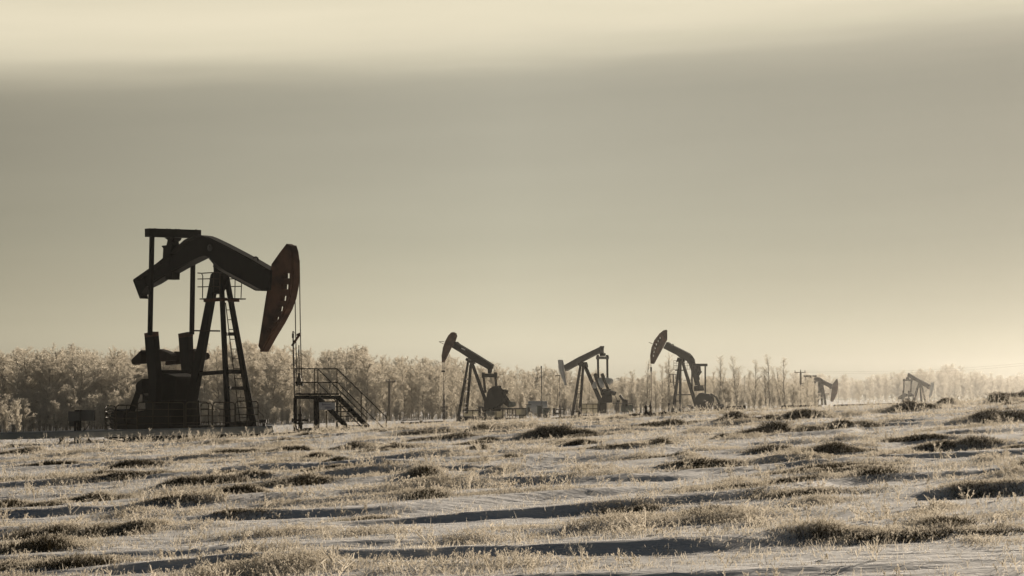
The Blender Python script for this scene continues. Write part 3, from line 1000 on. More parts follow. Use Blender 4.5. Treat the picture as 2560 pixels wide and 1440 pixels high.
# ------------------------------------------------------------------ power poles and lines
def power_pole(px, top, base, Y, arm0, arm1, army, label, r=.15, extra=False):
    t_ = thing('power_pole', label, 'power pole', P(px, base, Y), 0, 'wooden power poles')
    MB().tube(P(px, base + 6, Y), P(px, top + 4, Y), r, 10, r * .7).build('pole', 'wood', t_)
    MB().bar(P(arm0, army, Y), P(arm1, army, Y), .12, .12).build('crossarm', 'wood', t_)
    for x_ in (arm0 + 1.5, px, arm1 - 1.5):
        yb = army if x_ != px else top + 4
        MB().tube(P(x_, yb, Y), P(x_, yb - 5, Y), .06, 8).build('insulator', 'greymetal', t_)
    if extra:
        m_ = MB().box(P(px + 3.5, 966, Y), .5, .5, .5); m_.box(P(px + 3.5, 976, Y), .5, .4, .4)
        m_.build('transformer', 'greymetal', t_)
power_pole(973.5, 949, 1066, 255, 964, 989, 954.5, 'slim power pole with short crossarm before the trees right of the stairs', .2)
power_pole(2001.5, 925, 1014, 330, 1986, 2014, 931, 'power pole with insulators and a transformer, left of the far pumpjack', .2, True)
for k_, (ya, yb) in enumerate(((927, 893), (931, 899))):
    m_ = MB(); N = 14
    a = P(2001 if k_ == 0 else 2012, ya, 330); b_ = P(2760, yb + (-8), 300)
    pts = []
    for i in range(N + 1):
        f_ = i / N; q = a.lerp(b_, f_); q.z -= .9 * 4 * f_ * (1 - f_); pts.append(q)
    m_.path(pts, .007, 5)
    o_ = m_.build('power_line', 'cable')
    tag(rel(o_, a), ('upper' if k_ == 0 else 'lower') + ' faint power line sagging right from the far pole above the pumpjacks', 'power line', 'faint overhead power lines')

# ------------------------------------------------------------------ 2. pumpjack with round counterweights
f3 = Frame(1177, 1050, 205, PSI, left=True)
def q4(*pts): return [c4(*q) for q in pts]
legs = [(f3.px(c4(690, 520), 0), f3.px(c4(885, 1060), 0), .28, .32),
        (f3.px(c4(652, 490), -.19), f3.px(c4(522, 1235), -.75), .22, .28),
        (f3.px(c4(688, 500), .19), f3.px(c4(625, 1160), .75), .24, .28)]
pj, bo = pumpjack('mid-distance pumpjack with straight beam, raised brown head at left and large round counterweight', f3, legs, .3,
              q4((488, 268), (545, 292), (760, 420), (970, 552), (962, 590), (938, 628), (890, 612), (800, 560), (700, 510), (650, 472), (540, 400), (442, 342)), .36,
              q4((435, 155), (478, 150), (502, 165), (513, 200), (492, 265), (442, 345), (395, 445), (356, 522), (320, 520), (318, 450), (332, 345), (362, 262), (398, 195)), .2, 'rust')
m_ = MB(); f3.prism(m_, q4((650, 470), (700, 505), (712, 545), (640, 500)), -.3, .3); m_.build('saddle_bearing', 'steel', pj)
m_ = MB(); f3.prism(m_, q4((565, 345), (612, 365), (608, 378), (562, 358)), -.20, -.185); m_.build('beam_plate', 'pale', bo)
m_ = MB(); f3.prism(m_, q4((890, 595), (948, 620), (935, 662), (890, 662)), -.16, .16); m_.build('equalizer_bearing', 'steel', pj)
xe = f3.x_of(c4(912, 690), 0)
MB().bar(f3.at_x(c4(828, 688), xe), f3.at_x(c4(994, 688), xe), .3, .36, f3.A).build('equalizer_bar', 'steel', pj)
for x_ in (834, 986): MB().bar(f3.at_x(c4(x_, 650), xe), f3.at_x(c4(x_, 720), xe), .2, .2, f3.A).build('end_plate', 'steel', pj)
for a, b_ in (((838, 700), (862, 905)), ((985, 700), (1000, 860))):
    MB().bar(f3.at_x(c4(*a), xe), f3.at_x(c4(*b_), xe), .16, .16, f3.A).build('pitman_arm', 'rustdk', pj)
def disc(fr, cpx, rx, ry, la, lb, n=28, cut=None):
    c_ = cpx
    pts = []
    for i in range(n):
        an = 2 * math.pi * i / n
        pts.append((c_[0] + rx * math.cos(an), c_[1] + ry * math.sin(an)))
    m_ = MB(); fr.prism(m_, pts, la, lb); return m_
disc(f3, r2(850, 660), 23.5, 27, -.95, -.6).build('counterweight', 'steel', pj)
disc(f3, r2(870, 670), 22, 26, .5, .85).build('counterweight', 'steel', pj)
m_ = MB(); f3.prism(m_, [r2(*q) for q in [(760, 392), (990, 368), (1010, 560), (800, 620)]], -.6, -.3); m_.build('crank_arm', 'steel', pj)
m_ = MB(); f3.prism(m_, [r2(*q) for q in [(640, 620), (990, 620), (985, 960), (980, 1240), (520, 1240), (520, 850), (560, 700)]], -.5, .5); m_.build('gear_box', 'steel', pj, bevel=.03)
m_ = MB(); f3.prism(m_, [r2(*q) for q in [(985, 470), (1060, 520), (1130, 620), (1235, 780), (1275, 900), (1240, 945), (1160, 930), (1060, 860), (950, 760)]], -.4, -.05); m_.build('belt_guard', 'steel', pj)
m_ = MB(); f3.prism(m_, [r2(*q) for q in [(1035, 500), (1060, 465), (1140, 490), (1130, 570), (1090, 600)]], -.2, .2); m_.build('brake_drum', 'rustdk', pj)
m_ = MB(); f3.prism(m_, [r2(*q) for q in [(1240, 790), (1320, 800), (1332, 900), (1250, 935)]], -.4, .1); m_.build('motor', 'green', pj)
m_ = MB(); f3.prism(m_, [r2(*q) for q in [(970, 955), (1480, 965), (1480, 990), (970, 985)]], -.4, .4); m_.build('motor_rail', 'steel', pj)
m_ = MB(); f3.prism(m_, [r2(*q) for q in [(375, 915), (520, 930), (530, 1180), (400, 1180)]], -.6, -.2); m_.build('tool_chest', 'rustdk', pj)
m_ = MB(); f3.prism(m_, q4((500, 1195), (1250, 1215), (1250, 1262), (500, 1262)), -.8, .8); m_.build('skid', 'steel', pj)
m_ = MB()
for i in range(12):
    y_ = 590 + i * 50
    f_ = (y_ - 500) / 640
    a = f3.px(c4(642 - f_ * 58, y_), -.1 - .3 * f_); b_ = f3.px(c4(660 - f_ * 35, y_), .2 + .3 * f_)
    m_.tube(a, b_, .018, 5)
for y_ in (735, 885): m_.bar(f3.px(c4(600 + (960 - y_) * .08, y_), -.5), f3.px(c4(640 + (960 - y_) * .06, y_), .5), .08, .08)
rails(m_, [f3.px(c4(642, 560), -.1), f3.px(c4(590, 1140), -.4)], .022); rails(m_, [f3.px(c4(662, 560), .2), f3.px(c4(628, 1140), .5)], .022)
m_.build('ladder', 'rail', pj)
m_ = MB(); rails(m_, [f3.px(q, -.2) for q in q4((350, 270), (330, 266), (286, 270), (345, 298))], .025); m_.build('wire_bracket', 'rail', pj)
xh = f3.x_of(c4(335, 600), 0)
m_ = MB()
for x_, x1_ in ((330, 333), (350, 350)): m_.tube(f3.at_x(c4(x_, 515), xh), f3.at_x(c4(x1_, 630), xh), .022, 5)
m_.build('bridle_cable', 'cable', pj)
MB().bar(f3.at_x(c4(320, 636), xh), f3.at_x(c4(356, 636), xh), .1, .16).build('carrier_bar', 'steel', pj)
MB().tube(f3.at_x(c4(343, 640), xh), f3.at_x(c4(348, 1180), xh), .022, 6).build('polished_rod', 'cable', pj)
b2 = f3.at_x(c4(350, 1235), xh)
make_wellhead('wellhead', 'small dark wellhead under the rod of the pumpjack with round counterweight', b2, 2.6, .16, 'wellheads')

fe = thing('guard_fence', 'pale sheeted guard fence around the pumpjack with round counterweight', 'fence', P(1240, 1046, 203))
for x0, x1, y0, y1, Y_ in ((1158, 1197, 1028, 1042, 207), (1213, 1255, 1028, 1050, 202), (1256, 1262, 1028, 1048, 202), (1289, 1315, 1022, 1037, 204), (1297, 1315, 1039, 1048, 203)):
    MB().bar(P((x0 + x1) / 2, y0, Y_), P((x0 + x1) / 2, y1, Y_), (x1 - x0) / F * Y_, .03, (1, 0, 0)).build('sheet_panel', 'tan', fe)
m_ = MB()
for x_ in (1158, 1182, 1197, 1213, 1240, 1256, 1269, 1281, 1289, 1315): m_.bar(P(x_, 1024, 201.5), P(x_, 1050, 201.5), .09, .09)
for a, b_ in (((1156, 1027.5), (1199, 1026)), ((1210, 1024), (1316, 1021.5)), ((1270, 1038), (1316, 1038))): m_.bar(P(*a, 201.5), P(*b_, 201.5), .1, .1)
m_.build('fence_frame', 'rail', fe)

# tank, sheds and mast right of it
def cab(name, label, cat, x0, x1, y0, y1, Y, mat, dep, roof=None, door=True, trim='greymetal'):
    base = P((x0 + x1) / 2, y1, Y)
    t_ = thing(name, label, cat, base)
    w_ = (x1 - x0) / F * Y; h_ = (y1 - y0) / F * Y
    MB().box(base + Vector((0, dep / 2, 0)), w_, dep, h_).build('body', mat, t_, bevel=.05)
    MB().box(base + Vector((0, dep / 2, h_ + .003)), w_ + .12, dep + .12, .07).build('lid', trim, t_)
    if door:
        MB().box(base + Vector((w_ * .05, -.025, h_ * .12)), w_ * .55, .04, h_ * .7).build('door', trim, t_)
    return t_
tk = thing('storage_tank', 'rounded pale horizontal storage tank behind the mast, right of the second pumpjack', 'tank', P(1342, 1040, 222))
MB().tube(P(1320, 1018, 222), P(1368, 1018, 222), .62, 24).build('tank_shell', 'pale', tk, smooth=False)
m_ = MB()
for x_ in (1328, 1360): m_.box(P(x_, 1044, 222), .18, .9, .85)
m_.build('tank_cradle', 'greymetal', tk)
cab('utility_cabinet', 'pale utility cabinet at the right end of the pale sheeted fence', 'cabinet', 1316, 1327, 1013, 1040, 204, 'pale', .8)
cab('equipment_box', 'grey-green equipment box at the foot of the thin mast', 'equipment box', 1343, 1356, 1016, 1048, 200, 'green', .6)
cab('equipment_box', 'squat grey-green equipment box just right of the thin mast', 'equipment box', 1358, 1375, 1022, 1047, 200, 'green', .8)
ms = thing('mast', 'thin tall mast with a small light rising between two pumpjacks', 'mast', P(1354, 1048, 199))
MB().tube(P(1355, 1050, 199), P(1353.5, 921, 199), .045, 6).build('mast_pole', 'greymetal', ms)
MB().box(P(1353.2, 921, 199), .12, .12, .22).build('mast_light', 'greymetal', ms)
for (x_, y0, y1, lbl) in ((1385, 1020, 1036, 'short dark pipe stub left of the pale headed pumpjack well'),):
    o_ = thing('pipe_stub', lbl, 'pipe', P(x_, y1, 205))
    MB().tube(P(x_, y1 + 4, 205), P(x_, y0, 205), .13, 10).build('pipe_body', 'steel', o_)
    MB().tube(P(x_ - 3, y1 - 2, 205), P(x_ + 18, y1 - 3, 205), .08, 8).build('side_pipe', 'steel', o_)

# ------------------------------------------------------------------ 3. pumpjack with pale head
f4 = Frame(1456, 1041, 215, PSI, left=True)
def qa(*pts): return [c5(*q) for q in pts]
def qr(*pts): return [r10(*q) for q in pts]
def q9(*pts): return [r4(*q) for q in pts]
legs = [(f4.px(r10(535, 480), 0), f4.px(r10(800, 1080), 0), .32, .38),
        (f4.px(r10(468, 470), -.18), f4.px(r10(330, 1318), -.75), .24, .28),
        (f4.px(r10(512, 480), .18), f4.px(r10(452, 1290), .75), .24, .28)]
pj, bo = pumpjack('mid-distance grey pumpjack with pale whitish head tipped down at left and beam rising right', f4, legs, .28,
              qr((190, 480), (430, 345), (810, 163), (826, 165), (848, 240), (856, 270), (740, 308), (540, 410), (460, 465), (210, 572)), .42,
              qr((96, 402), (106, 390), (160, 388), (182, 395), (196, 470), (206, 575), (228, 690), (236, 775), (232, 806), (216, 800), (178, 730), (128, 600), (106, 500)), .26, 'pale', beam_mat='greymetal')
m_ = MB(); f4.prism(m_, qr((455, 450), (540, 425), (556, 475), (560, 510), (470, 485)), -.3, .3); m_.build('saddle_bearing', 'steel', pj)
m_ = MB(); f4.prism(m_, qr((800, 262), (862, 285), (858, 325), (800, 330)), -.16, .16); m_.build('equalizer_bearing', 'steel', pj)
xe = f4.x_of(r10(826, 355), 0)
MB().bar(f4.at_x(r10(738, 356), xe), f4.at_x(r10(914, 356), xe), .3, .26, f4.A).build('equalizer_bar', 'greymetal', pj)
for x_ in (750, 903): MB().bar(f4.at_x(r10(x_, 310), xe), f4.at_x(r10(x_, 385), xe), .2, .16, f4.A).build('end_plate', 'steel', pj)
for a, b_ in (((752, 380), (758, 690)), ((904, 380), (908, 720))):
    MB().bar(f4.at_x(r10(*a), xe), f4.at_x(r10(*b_), xe), .15, .15, f4.A).build('pitman_arm', 'steel', pj)
for la, pts in ((-.8, [(208, 340), (228, 308), (284, 300), (302, 330), (440, 720), (420, 800), (360, 700), (300, 580)]),
                (.8, [(366, 335), (392, 306), (440, 296), (470, 370), (570, 640), (520, 690), (470, 560)])):
    m_ = MB(); f4.prism(m_, q9(*pts), la - .12, la + .12); m_.build('crank_arm', 'steel', pj)
for la, lb, pts in ((-.95, -.6, [(182, 575), (205, 520), (240, 488), (262, 500), (300, 600), (262, 628), (222, 644)]),
                    (-.95, -.6, [(335, 415), (375, 470), (430, 560), (425, 625), (395, 612), (350, 500)]),
                    (.6, .95, [(345, 408), (400, 392), (440, 500), (400, 600), (372, 560)]),
                    (.6, .95, [(468, 398), (540, 398), (610, 404), (650, 432), (662, 470), (645, 515), (600, 545), (555, 560), (510, 500)])):
    m_ = MB(); f4.prism(m_, q9(*pts), la, lb); m_.build('counterweight', 'pale', pj)
m_ = MB(); f4.prism(m_, q9((430, 690), (475, 650), (560, 660), (580, 690), (640, 800), (645, 960), (520, 965), (520, 1200), (310, 1200), (310, 940), (390, 850)), -.5, .5); m_.build('gear_box', 'steel', pj, bevel=.03)
m_ = MB(); f4.prism(m_, q9((560, 680), (600, 672), (735, 712), (722, 768), (640, 800)), -.3, .1); m_.build('brake_drum', 'steel', pj)
m_ = MB(); f4.prism(m_, qr((330, 1288), (760, 1288), (760, 1318), (330, 1318)), -.75, .75); m_.build('skid', 'steel', pj)
m_ = MB()
for i in range(14):
    y_ = 560 + i * 50; f_ = (y_ - 480) / 800
    m_.tube(f4.px(r10(470 - f_ * 100, y_), -.2 - .3 * f_), f4.px(r10(500 - f_ * 60, y_), .2 + .3 * f_), .018, 5)
for y_ in (645, 945, 1235): m_.bar(f4.px(r10(452 - (y_ - 500) * .13, y_), -.5), f4.px(r10(500 - (y_ - 500) * .06, y_), .5), .07, .07)
m_.build('ladder', 'rail', pj)
xh = f4.x_of(r10(118, 640), 0)
m_ = MB().tube(f4.at_x(r10(104, 480), xh), f4.at_x(r10(122, 660), xh), .022, 5)
m_.build('bridle_cable', 'cable', pj)
MB().bar(f4.at_x(r10(55, 648), xh), f4.at_x(r10(128, 646), xh), .08, .08).build('carrier_bar', 'cable', pj)
m_ = MB().tube(f4.at_x(r10(124, 640), xh), f4.at_x(r10(130, 1220), xh), .026, 6); m_.tube(f4.at_x(r10(127, 915), xh), f4.at_x(r10(127, 975), xh), .055, 8)
m_.build('polished_rod', 'cable', pj)
make_wellhead('wellhead', 'dark wellhead under the rod of the pale headed pumpjack', f4.at_x(r10(132, 1315), xh), 1.5, .2, 'wellheads')
fe = thing('guard_fence', 'pale mesh guard fence beside the legs of the pale headed pumpjack', 'fence', P(1475, 1036, 213))
for x0, x1 in ((485, 568), (572, 668), (672, 745)):
    a = r10(x0, 1120); b_ = r10(x1, 1270)
    MB().bar(P((a[0] + b_[0]) / 2, a[1], 214), P((a[0] + b_[0]) / 2, b_[1], 214), (b_[0] - a[0]) / F * 214, .03, (1, 0, 0)).build('sheet_panel', 'tan', fe)
m_ = MB()
for x_ in (484, 570, 670, 747): m_.bar(P(*r10(x_, 1110), 213.8), P(*r10(x_, 1280), 213.8), .07, .07)
for y_ in (1114, 1190): m_.bar(P(*r10(482, y_), 213.7), P(*r10(750, y_), 213.7), .07, .07)
m_.build('fence_frame', 'rail', fe)
a = P(*r10(945, 1100), 212)
en = thing('pump_engine', 'grey-green engine skid with slanting exhaust right of the pale headed pumpjack', 'engine', P(*r10(1190, 1290), 214))
m_ = MB(); m_.bar(P(*r10(1225, 1130), 214), P(*r10(1225, 1232), 214), 190 / 6.546 / F * 214, 1.0, (1, 0, 0)); m_.build('radiator_housing', 'green', en, bevel=.05)
m_ = MB().tube(P(*r10(1150, 1100), 213.5), P(*r10(1240, 1100), 213.5), .32, 14); m_.tube(P(*r10(1170, 1060), 213.5), P(*r10(1215, 1060), 213.5), .14, 10)
m_.build('engine_block', 'steel', en)
MB().tube(P(*r10(1108, 968), 213.5), P(*r10(1180, 1070), 213.5), .13, 10).build('exhaust', 'steel', en)
m_ = MB()
for x_ in (1050, 1145, 1190, 1255, 1320, 1450): m_.bar(P(*r10(x_, 1105 if x_ < 1400 else 1165), 213), P(*r10(x_, 1275), 213), .07, .07)
m_.bar(P(*r10(985, 1100), 213), P(*r10(1320, 1103), 213), .06, .06); m_.bar(P(*r10(1320, 1165), 213), P(*r10(1450, 1160), 213), .04, .04)
m_.bar(P(*r10(1140, 1235), 213), P(*r10(1260, 1235), 213), .06, .1)
m_.build('engine_frame', 'greymetal', en)
m_ = MB().tube(P(*r10(1085, 1050), 213), P(*r10(1085, 1085), 213), .16, 10); m_.tube(P(*r10(1030, 975), 213), P(*r10(1075, 1065), 213), .03, 6); m_.tube(P(*r10(1085, 1080), 213), P(*r10(1085, 1270), 213), .05, 6)
m_.build('pulley_stand', 'rustdk', en)

# ------------------------------------------------------------------ 4. far copy of the cranked beam type
f5 = Frame(1705, 1036, 250, PSI, left=True)
def q3(*pts): return [r3(*q) for q in pts]
legs = [(f5.px(r3(1245, 30), 0), f5.px(r3(1540, 980), 0), .32, .40),
        (f5.px(r3(1190, 30), -.3), f5.px(r3(1040, 1150), -.8), .30, .36),
        (f5.px(r3(1205, 60), .3), f5.px(r3(1188, 1140), .8), .26, .28)]
def sq(cx, cy, a, b_): return qa((cx - a, cy - b_), (cx + a, cy - b_), (cx + a, cy + b_), (cx - a, cy + b_))
pj, bo = pumpjack('pumpjack with bent beam, raised brown perforated head at left and round counterweights', f5, legs, .3,
              qa((1522, 272), (1600, 305), (1710, 358), (1820, 415), (1850, 448), (1875, 490), (1884, 535), (1895, 600), (1925, 735), (1945, 812), (1872, 812), (1855, 730), (1825, 630), (1797, 550), (1770, 510), (1730, 487), (1690, 472), (1640, 432), (1560, 392), (1478, 350)), .42,
              qa((1480, 130), (1510, 121), (1532, 125), (1532, 245), (1480, 345), (1425, 445), (1370, 545), (1322, 542), (1317, 440), (1334, 340), (1370, 250), (1430, 170)), .2, 'rust',
              [sq(1443, 222, 9, 12), sq(1418, 262, 9, 12), sq(1397, 303, 9, 12), sq(1380, 350, 9, 12), sq(1368, 397, 9, 12), sq(1362, 443, 9, 12)])
m_ = MB(); f5.prism(m_, qa((1680, 465), (1735, 480), (1725, 520), (1665, 520)), -.3, .3); m_.build('saddle_bearing', 'steel', pj)
m_ = MB(); f5.prism(m_, q3((1500, 90), (1560, 90), (1640, 140), (1650, 230), (1672, 250), (1660, 265), (1600, 350), (1605, 420), (1560, 420)), -.25, .25, [q3((1545, 145), (1575, 145), (1580, 185), (1550, 190))]); m_.build('equalizer_bearing', 'steel', pj)
m_ = MB(); f5.prism(m_, q3((1488, 560), (1640, 538), (1700, 545), (1714, 600), (1725, 652), (1600, 664), (1490, 662)), -.5, .5); m_.build('tail_weight', 'steel', pj)
m_ = MB(); rails(m_, [f5.px(q, 0) for q in qa((1592, 305), (1600, 298), (1610, 308), (1608, 318))], .04); m_.build('lifting_eye', 'steel', pj)
xe = f5.x_of(r3(1590, 105), 0)
MB().bar(f5.at_x(r3(1430, 106), xe), f5.at_x(r3(1758, 106), xe), .34, .30, f5.A).build('equalizer_bar', 'steel', pj)
for x_ in (1450, 1733):
    MB().bar(f5.at_x(r3(x_, 120), xe), f5.at_x(r3(x_, 720), xe), .13, .13, f5.A).build('pitman_arm', 'steel', pj)
cwp = [(1498, 900), (1530, 790), (1600, 710), (1690, 698), (1780, 722), (1850, 725), (1915, 790), (1930, 860), (1905, 950), (1860, 1040), (1700, 1075), (1540, 1060)]
for la in (-.95, .6):
    m_ = MB(); f5.prism(m_, q3(*cwp), la, la + .35); m_.build('counterweight', 'steel', pj)
m_ = MB(); f5.prism(m_, q3((1600, 1000), (1560, 760), (1800, 760), (1850, 1000)), -.55, .55); m_.build('gear_box', 'steel', pj)
m_ = MB(); rails(m_, [f5.px(q, -.3) for q in q3((1850, 725), (1960, 790), (2050, 980))], .11); m_.build('belt_guard', 'steel', pj)
MB().tube(f5.px(r3(1960, 1000), -.3), f5.px(r3(2110, 1000), -.3), .3, 12).build('motor', 'greymetal', pj)
m_ = MB(); f5.prism(m_, q3((1340, 965), (1400, 955), (1500, 985), (1500, 1035), (1440, 1040)), -.5, .2); m_.build('tool_chest', 'rustdk', pj)
m_ = MB(); f5.prism(m_, q3((1000, 1118), (1510, 1075), (1950, 1060), (1950, 1110), (1000, 1160)), -.8, .8); m_.build('skid', 'steel', pj)
for (a, b_) in (((1100, 742), (1185, 742)), ((1095, 875), (1175, 875))):
    MB().bar(f5.px(r3(*a), -.6), f5.px(r3(*b_), .6), .08, .14).build('cross_brace', 'steel', pj)
MB().bar(f5.px(r3(1185, 742), .5), f5.px(r3(1430, 738), 0), .08, .12).build('cross_brace', 'steel', pj)
MB().bar(f5.px(r3(1270, 435), -.1), f5.px(r3(1445, 425), .1), .05, .06).build('crossbar', 'rail', pj)
m_ = MB().bar(P(*r3(1095, 218), 249), P(*r3(1290, 218), 249), 1.0, .12); m_.build('platform_deck', 'steel', pj)
for xa, xb in ((1062, 1165), (1296, 1400)):
    m_ = MB()
    for y_ in (12, 65, 120, 205 if xa < 1200 else 195): m_.tube(P(*r3(xa, y_), 249.4), P(*r3(xb, y_), 249.4), .022, 5)
    for x_ in (xa, (xa + xb) / 2, xb): m_.tube(P(*r3(x_, 12), 249.4), P(*r3(x_, 205), 249.4), .022, 5)
    m_.build('platform_railing', 'rail', pj)
m_ = MB()
for a, b_ in (((975, 305), (1115, 305)), ((985, 472), (1180, 472)), ((975, 305), (990, 472)), ((1040, 305), (1050, 472)), ((1058, 305), (1062, 472)), ((1108, 305), (1098, 400)), ((1052, 480), (1075, 620)), ((1066, 480), (1080, 600))):
    m_.bar(P(*r3(*a), 248), P(*r3(*b_), 248), .07, .07)
m_.build('ladder_cage', 'rail', pj)
xh = f5.x_of(r3(575, 200), 0)
m_ = MB()
for dx in (-8, 6): m_.tube(f5.at_x(r3(575 + dx, 85), xh), f5.at_x(r3(578 + dx, 240), xh), .018, 5)
m_.build('bridle_cable', 'cable', pj)
m_ = MB().tube(f5.at_x(r3(578, 150), xh), f5.at_x(r3(580, 245), xh), .11, 8); m_.tube(f5.at_x(r3(580, 240), xh), f5.at_x(r3(580, 285), xh), .06, 8); m_.build('carrier_bar', 'steel', pj)
MB().tube(f5.at_x(r3(582, 280), xh), f5.at_x(r3(592, 900), xh), .03, 6).build('polished_rod', 'cable', pj)
m_ = MB(); rails(m_, [f5.px(q, -.1) for q in qa((1350, 290), (1300, 278), (1345, 297))], .02); m_.build('wire_bracket', 'rail', pj)

# double wellhead nearer, in front of it
dw = thing('double_wellhead', 'dark cluster of two pointed wellhead valves left of the perforated head pumpjack', 'wellhead', P(1620, 1040, 79), 0, 'wellheads')
def ctree(x_, top, bot, Y, r):
    b0 = P(*r3(x_, bot), Y); hh = (bot - top) / 8.533 / F * Y
    return MB().lathe(b0, [(r, 0), (r, .25 * hh), (r * 1.25, .3 * hh), (r * 1.2, .5 * hh), (r * .8, .62 * hh), (r * .35, .72 * hh), (r * .3, .85 * hh), (r * .14, hh)], 10)
ctree(468, 895, 1090, 79, .04).build('valve_spindle', 'rustdk', dw)
ctree(566, 865, 1090, 79, .043).build('valve_spindle', 'rustdk', dw)
m_ = MB()
m_.tube(P(*r3(430, 995), 79), P(*r3(560, 995), 79), .011, 6)
m_.build('link_rod', 'rustdk', dw)
m_ = MB()
for (x_, y_, r_, ln) in ((470, 1120, .13, 60), (560, 1110, .14, 70), (520, 1160, .12, 120), (430, 1150, .08, 50), (640, 1150, .07, 80), (540, 1200, .1, 60)):
    m_.tube(P(*r3(x_ - ln / 2, y_), 79), P(*r3(x_ + ln / 2, y_ + 6), 79), r_ * .72, 12)
m_.build('manifold', 'rustdk', dw)
for k_, (x_, y_, lbl, dx) in enumerate(((232, 1180, 'small dark pipe valve leftmost in the grass below the double wellhead', 60), (770, 1150, 'dark pipe elbow right of the double wellhead', 50), (860, 1130, 'dark flanged pipe piece midway between double wellhead and brown headed pumpjack', 80),
                                 (1120, 1150, 'dark valve at the front feet of the perforated head pumpjack', 60), (1270, 1060, 'short upright dark pipe with a flange inside the legs of that pumpjack', 40), (1425, 1150, 'dark stubby valve in grass below the perforated pumpjack gear box', 50), (330, 1160, 'little dark stub pipe just left of the double wellhead', 40))):
    t_ = thing('pipe_valve', lbl, 'valve', P(*r3(x_, y_ + 40), 80), 0, 'dark valves and pipe ends in the grass')
    w_ = dx / 8.533 / F * 80
    MB().tube(P(*r3(x_ - dx / 2, y_), 80), P(*r3(x_ + dx / 2, y_ - 5), 80), w_ * .28, 10).build('valve_body', 'rustdk', t_)
    MB().tube(P(*r3(x_, y_ + 70), 80), P(*r3(x_, y_ - 35), 80), w_ * .16, 8).build('stem', 'rustdk', t_)
    MB().tube(P(*r3(x_ - 12, y_ - 38), 80), P(*r3(x_ + 12, y_ - 38), 80), w_ * .12, 8).build('handle', 'rustdk', t_)
t_ = thing('marker_post', 'thin dark marker post between the double wellhead and the perforated head pumpjack', 'post', P(*r3(960, 1080), 180))
MB().tube(P(*r3(960, 1100), 180), P(*r3(962, 920), 180), .07, 8).build('post_shaft', 'rustdk', t_)
MB().tube(P(*r3(962, 960), 180), P(*r3(962, 915), 180), .1, 8).build('post_cap', 'rustdk', t_)

# dark pipelines on the ground at right
for (x0, y0, x1, y1, Y_, w_, lbl) in ((1788, 1024.5, 1862, 1018.5, 140, .24, 'nearer dark pipe run on the snow right of the perforated head pumpjack'),
                                   (1955, 1018.5, 2052, 1016, 150, .22, 'dark pipe run below the power pole with transformer'),
                                   (2085, 1016, 2245, 1011, 150, .2, 'long dark pipe run between the two farthest pumpjacks')):
    a, b_ = P(x0, y0, Y_), P(x1, y1, Y_ + 1)
    t_ = thing('ground_pipe', lbl, 'pipe', a.lerp(b_, .5) - Vector((0, 0, .4)), 0, 'dark pipes lying across the snow')
    MB().tube(a, b_, w_ * .6, 12).build('pipe_body', 'steel', t_)
    for f_ in (.1, .5, .9):
        c_ = a.lerp(b_, f_)
        MB().box(c_ - Vector((0, 0, .8)), .2, .4, .75).build('pipe_support', 'steel', t_)

# ------------------------------------------------------------------ 5. far pumpjack by the power pole
f6 = Frame(2054, 1014, 400, PSI)
def q5(*pts): return [r5(*q) for q in pts]
legs = [(f6.px(r5(785, 620), 0), f6.px(r5(690, 1250), 0), .4, .5), (f6.px(r5(800, 640), -.4), f6.px(r5(835, 1250), -.9), .34, .4), (f6.px(r5(835, 640), .4), f6.px(r5(930, 1250), .9), .34, .4)]
pj, bo = pumpjack('hazy far pumpjack with bent beam and brown head lowered at right, beside the power pole', f6, legs, .4,
              q5((575, 545), (600, 515), (660, 482), (720, 474), (780, 484), (840, 520), (960, 590), (1130, 668), (1105, 800), (1000, 752), (860, 680), (775, 612), (720, 592), (670, 608), (628, 642), (600, 605)), .5,
              q5((1125, 670), (1180, 592), (1240, 522), (1262, 524), (1282, 610), (1284, 760), (1252, 930), (1175, 1100), (1130, 1158), (1062, 1125), (1085, 950), (1100, 800)), .3, 'rust')
xe = f6.x_of(r5(500, 448), 0)
MB().bar(f6.at_x(r5(345, 448), xe), f6.at_x(r5(656, 446), xe), .5, .3, f6.A).build('equalizer_bar', 'steel', pj)
m_ = MB(); f6.prism(m_, q5((475, 460), (550, 460), (560, 520), (520, 610), (600, 600), (560, 660), (440, 620), (470, 540)), -.3, .3); m_.build('equalizer_bearing', 'steel', pj)
for x_ in (372, 632): MB().bar(f6.at_x(r5(x_, 460), xe), f6.at_x(r5(x_ - 4, 1040), xe), .18, .18, f6.A).build('pitman_arm', 'steel', pj)
m_ = MB(); f6.prism(m_, q5((300, 1040), (640, 1000), (660, 1260), (300, 1260)), -.8, .8); m_.build('gear_box', 'steel', pj)
m_ = MB(); f6.prism(m_, q5((770, 600), (850, 640), (845, 780), (800, 800), (760, 740)), -.4, .4); m_.build('saddle_bearing', 'steel', pj)
m_ = MB()
for a, b_ in (((890, 930), (1020, 930)), ((930, 930), (930, 1090)), ((968, 930), (968, 1090)), ((870, 860), (930, 856)), ((1010, 930), (1000, 960))): m_.bar(P(*r5(*a), 399), P(*r5(*b_), 399), .1, .1)
m_.build('ladder_cage', 'rail', pj)
m_ = MB().tube(f6.px(r5(1280, 800), 0), f6.px(r5(1282, 1230), 0), .03, 5); m_.build('bridle_cable', 'cable', pj)

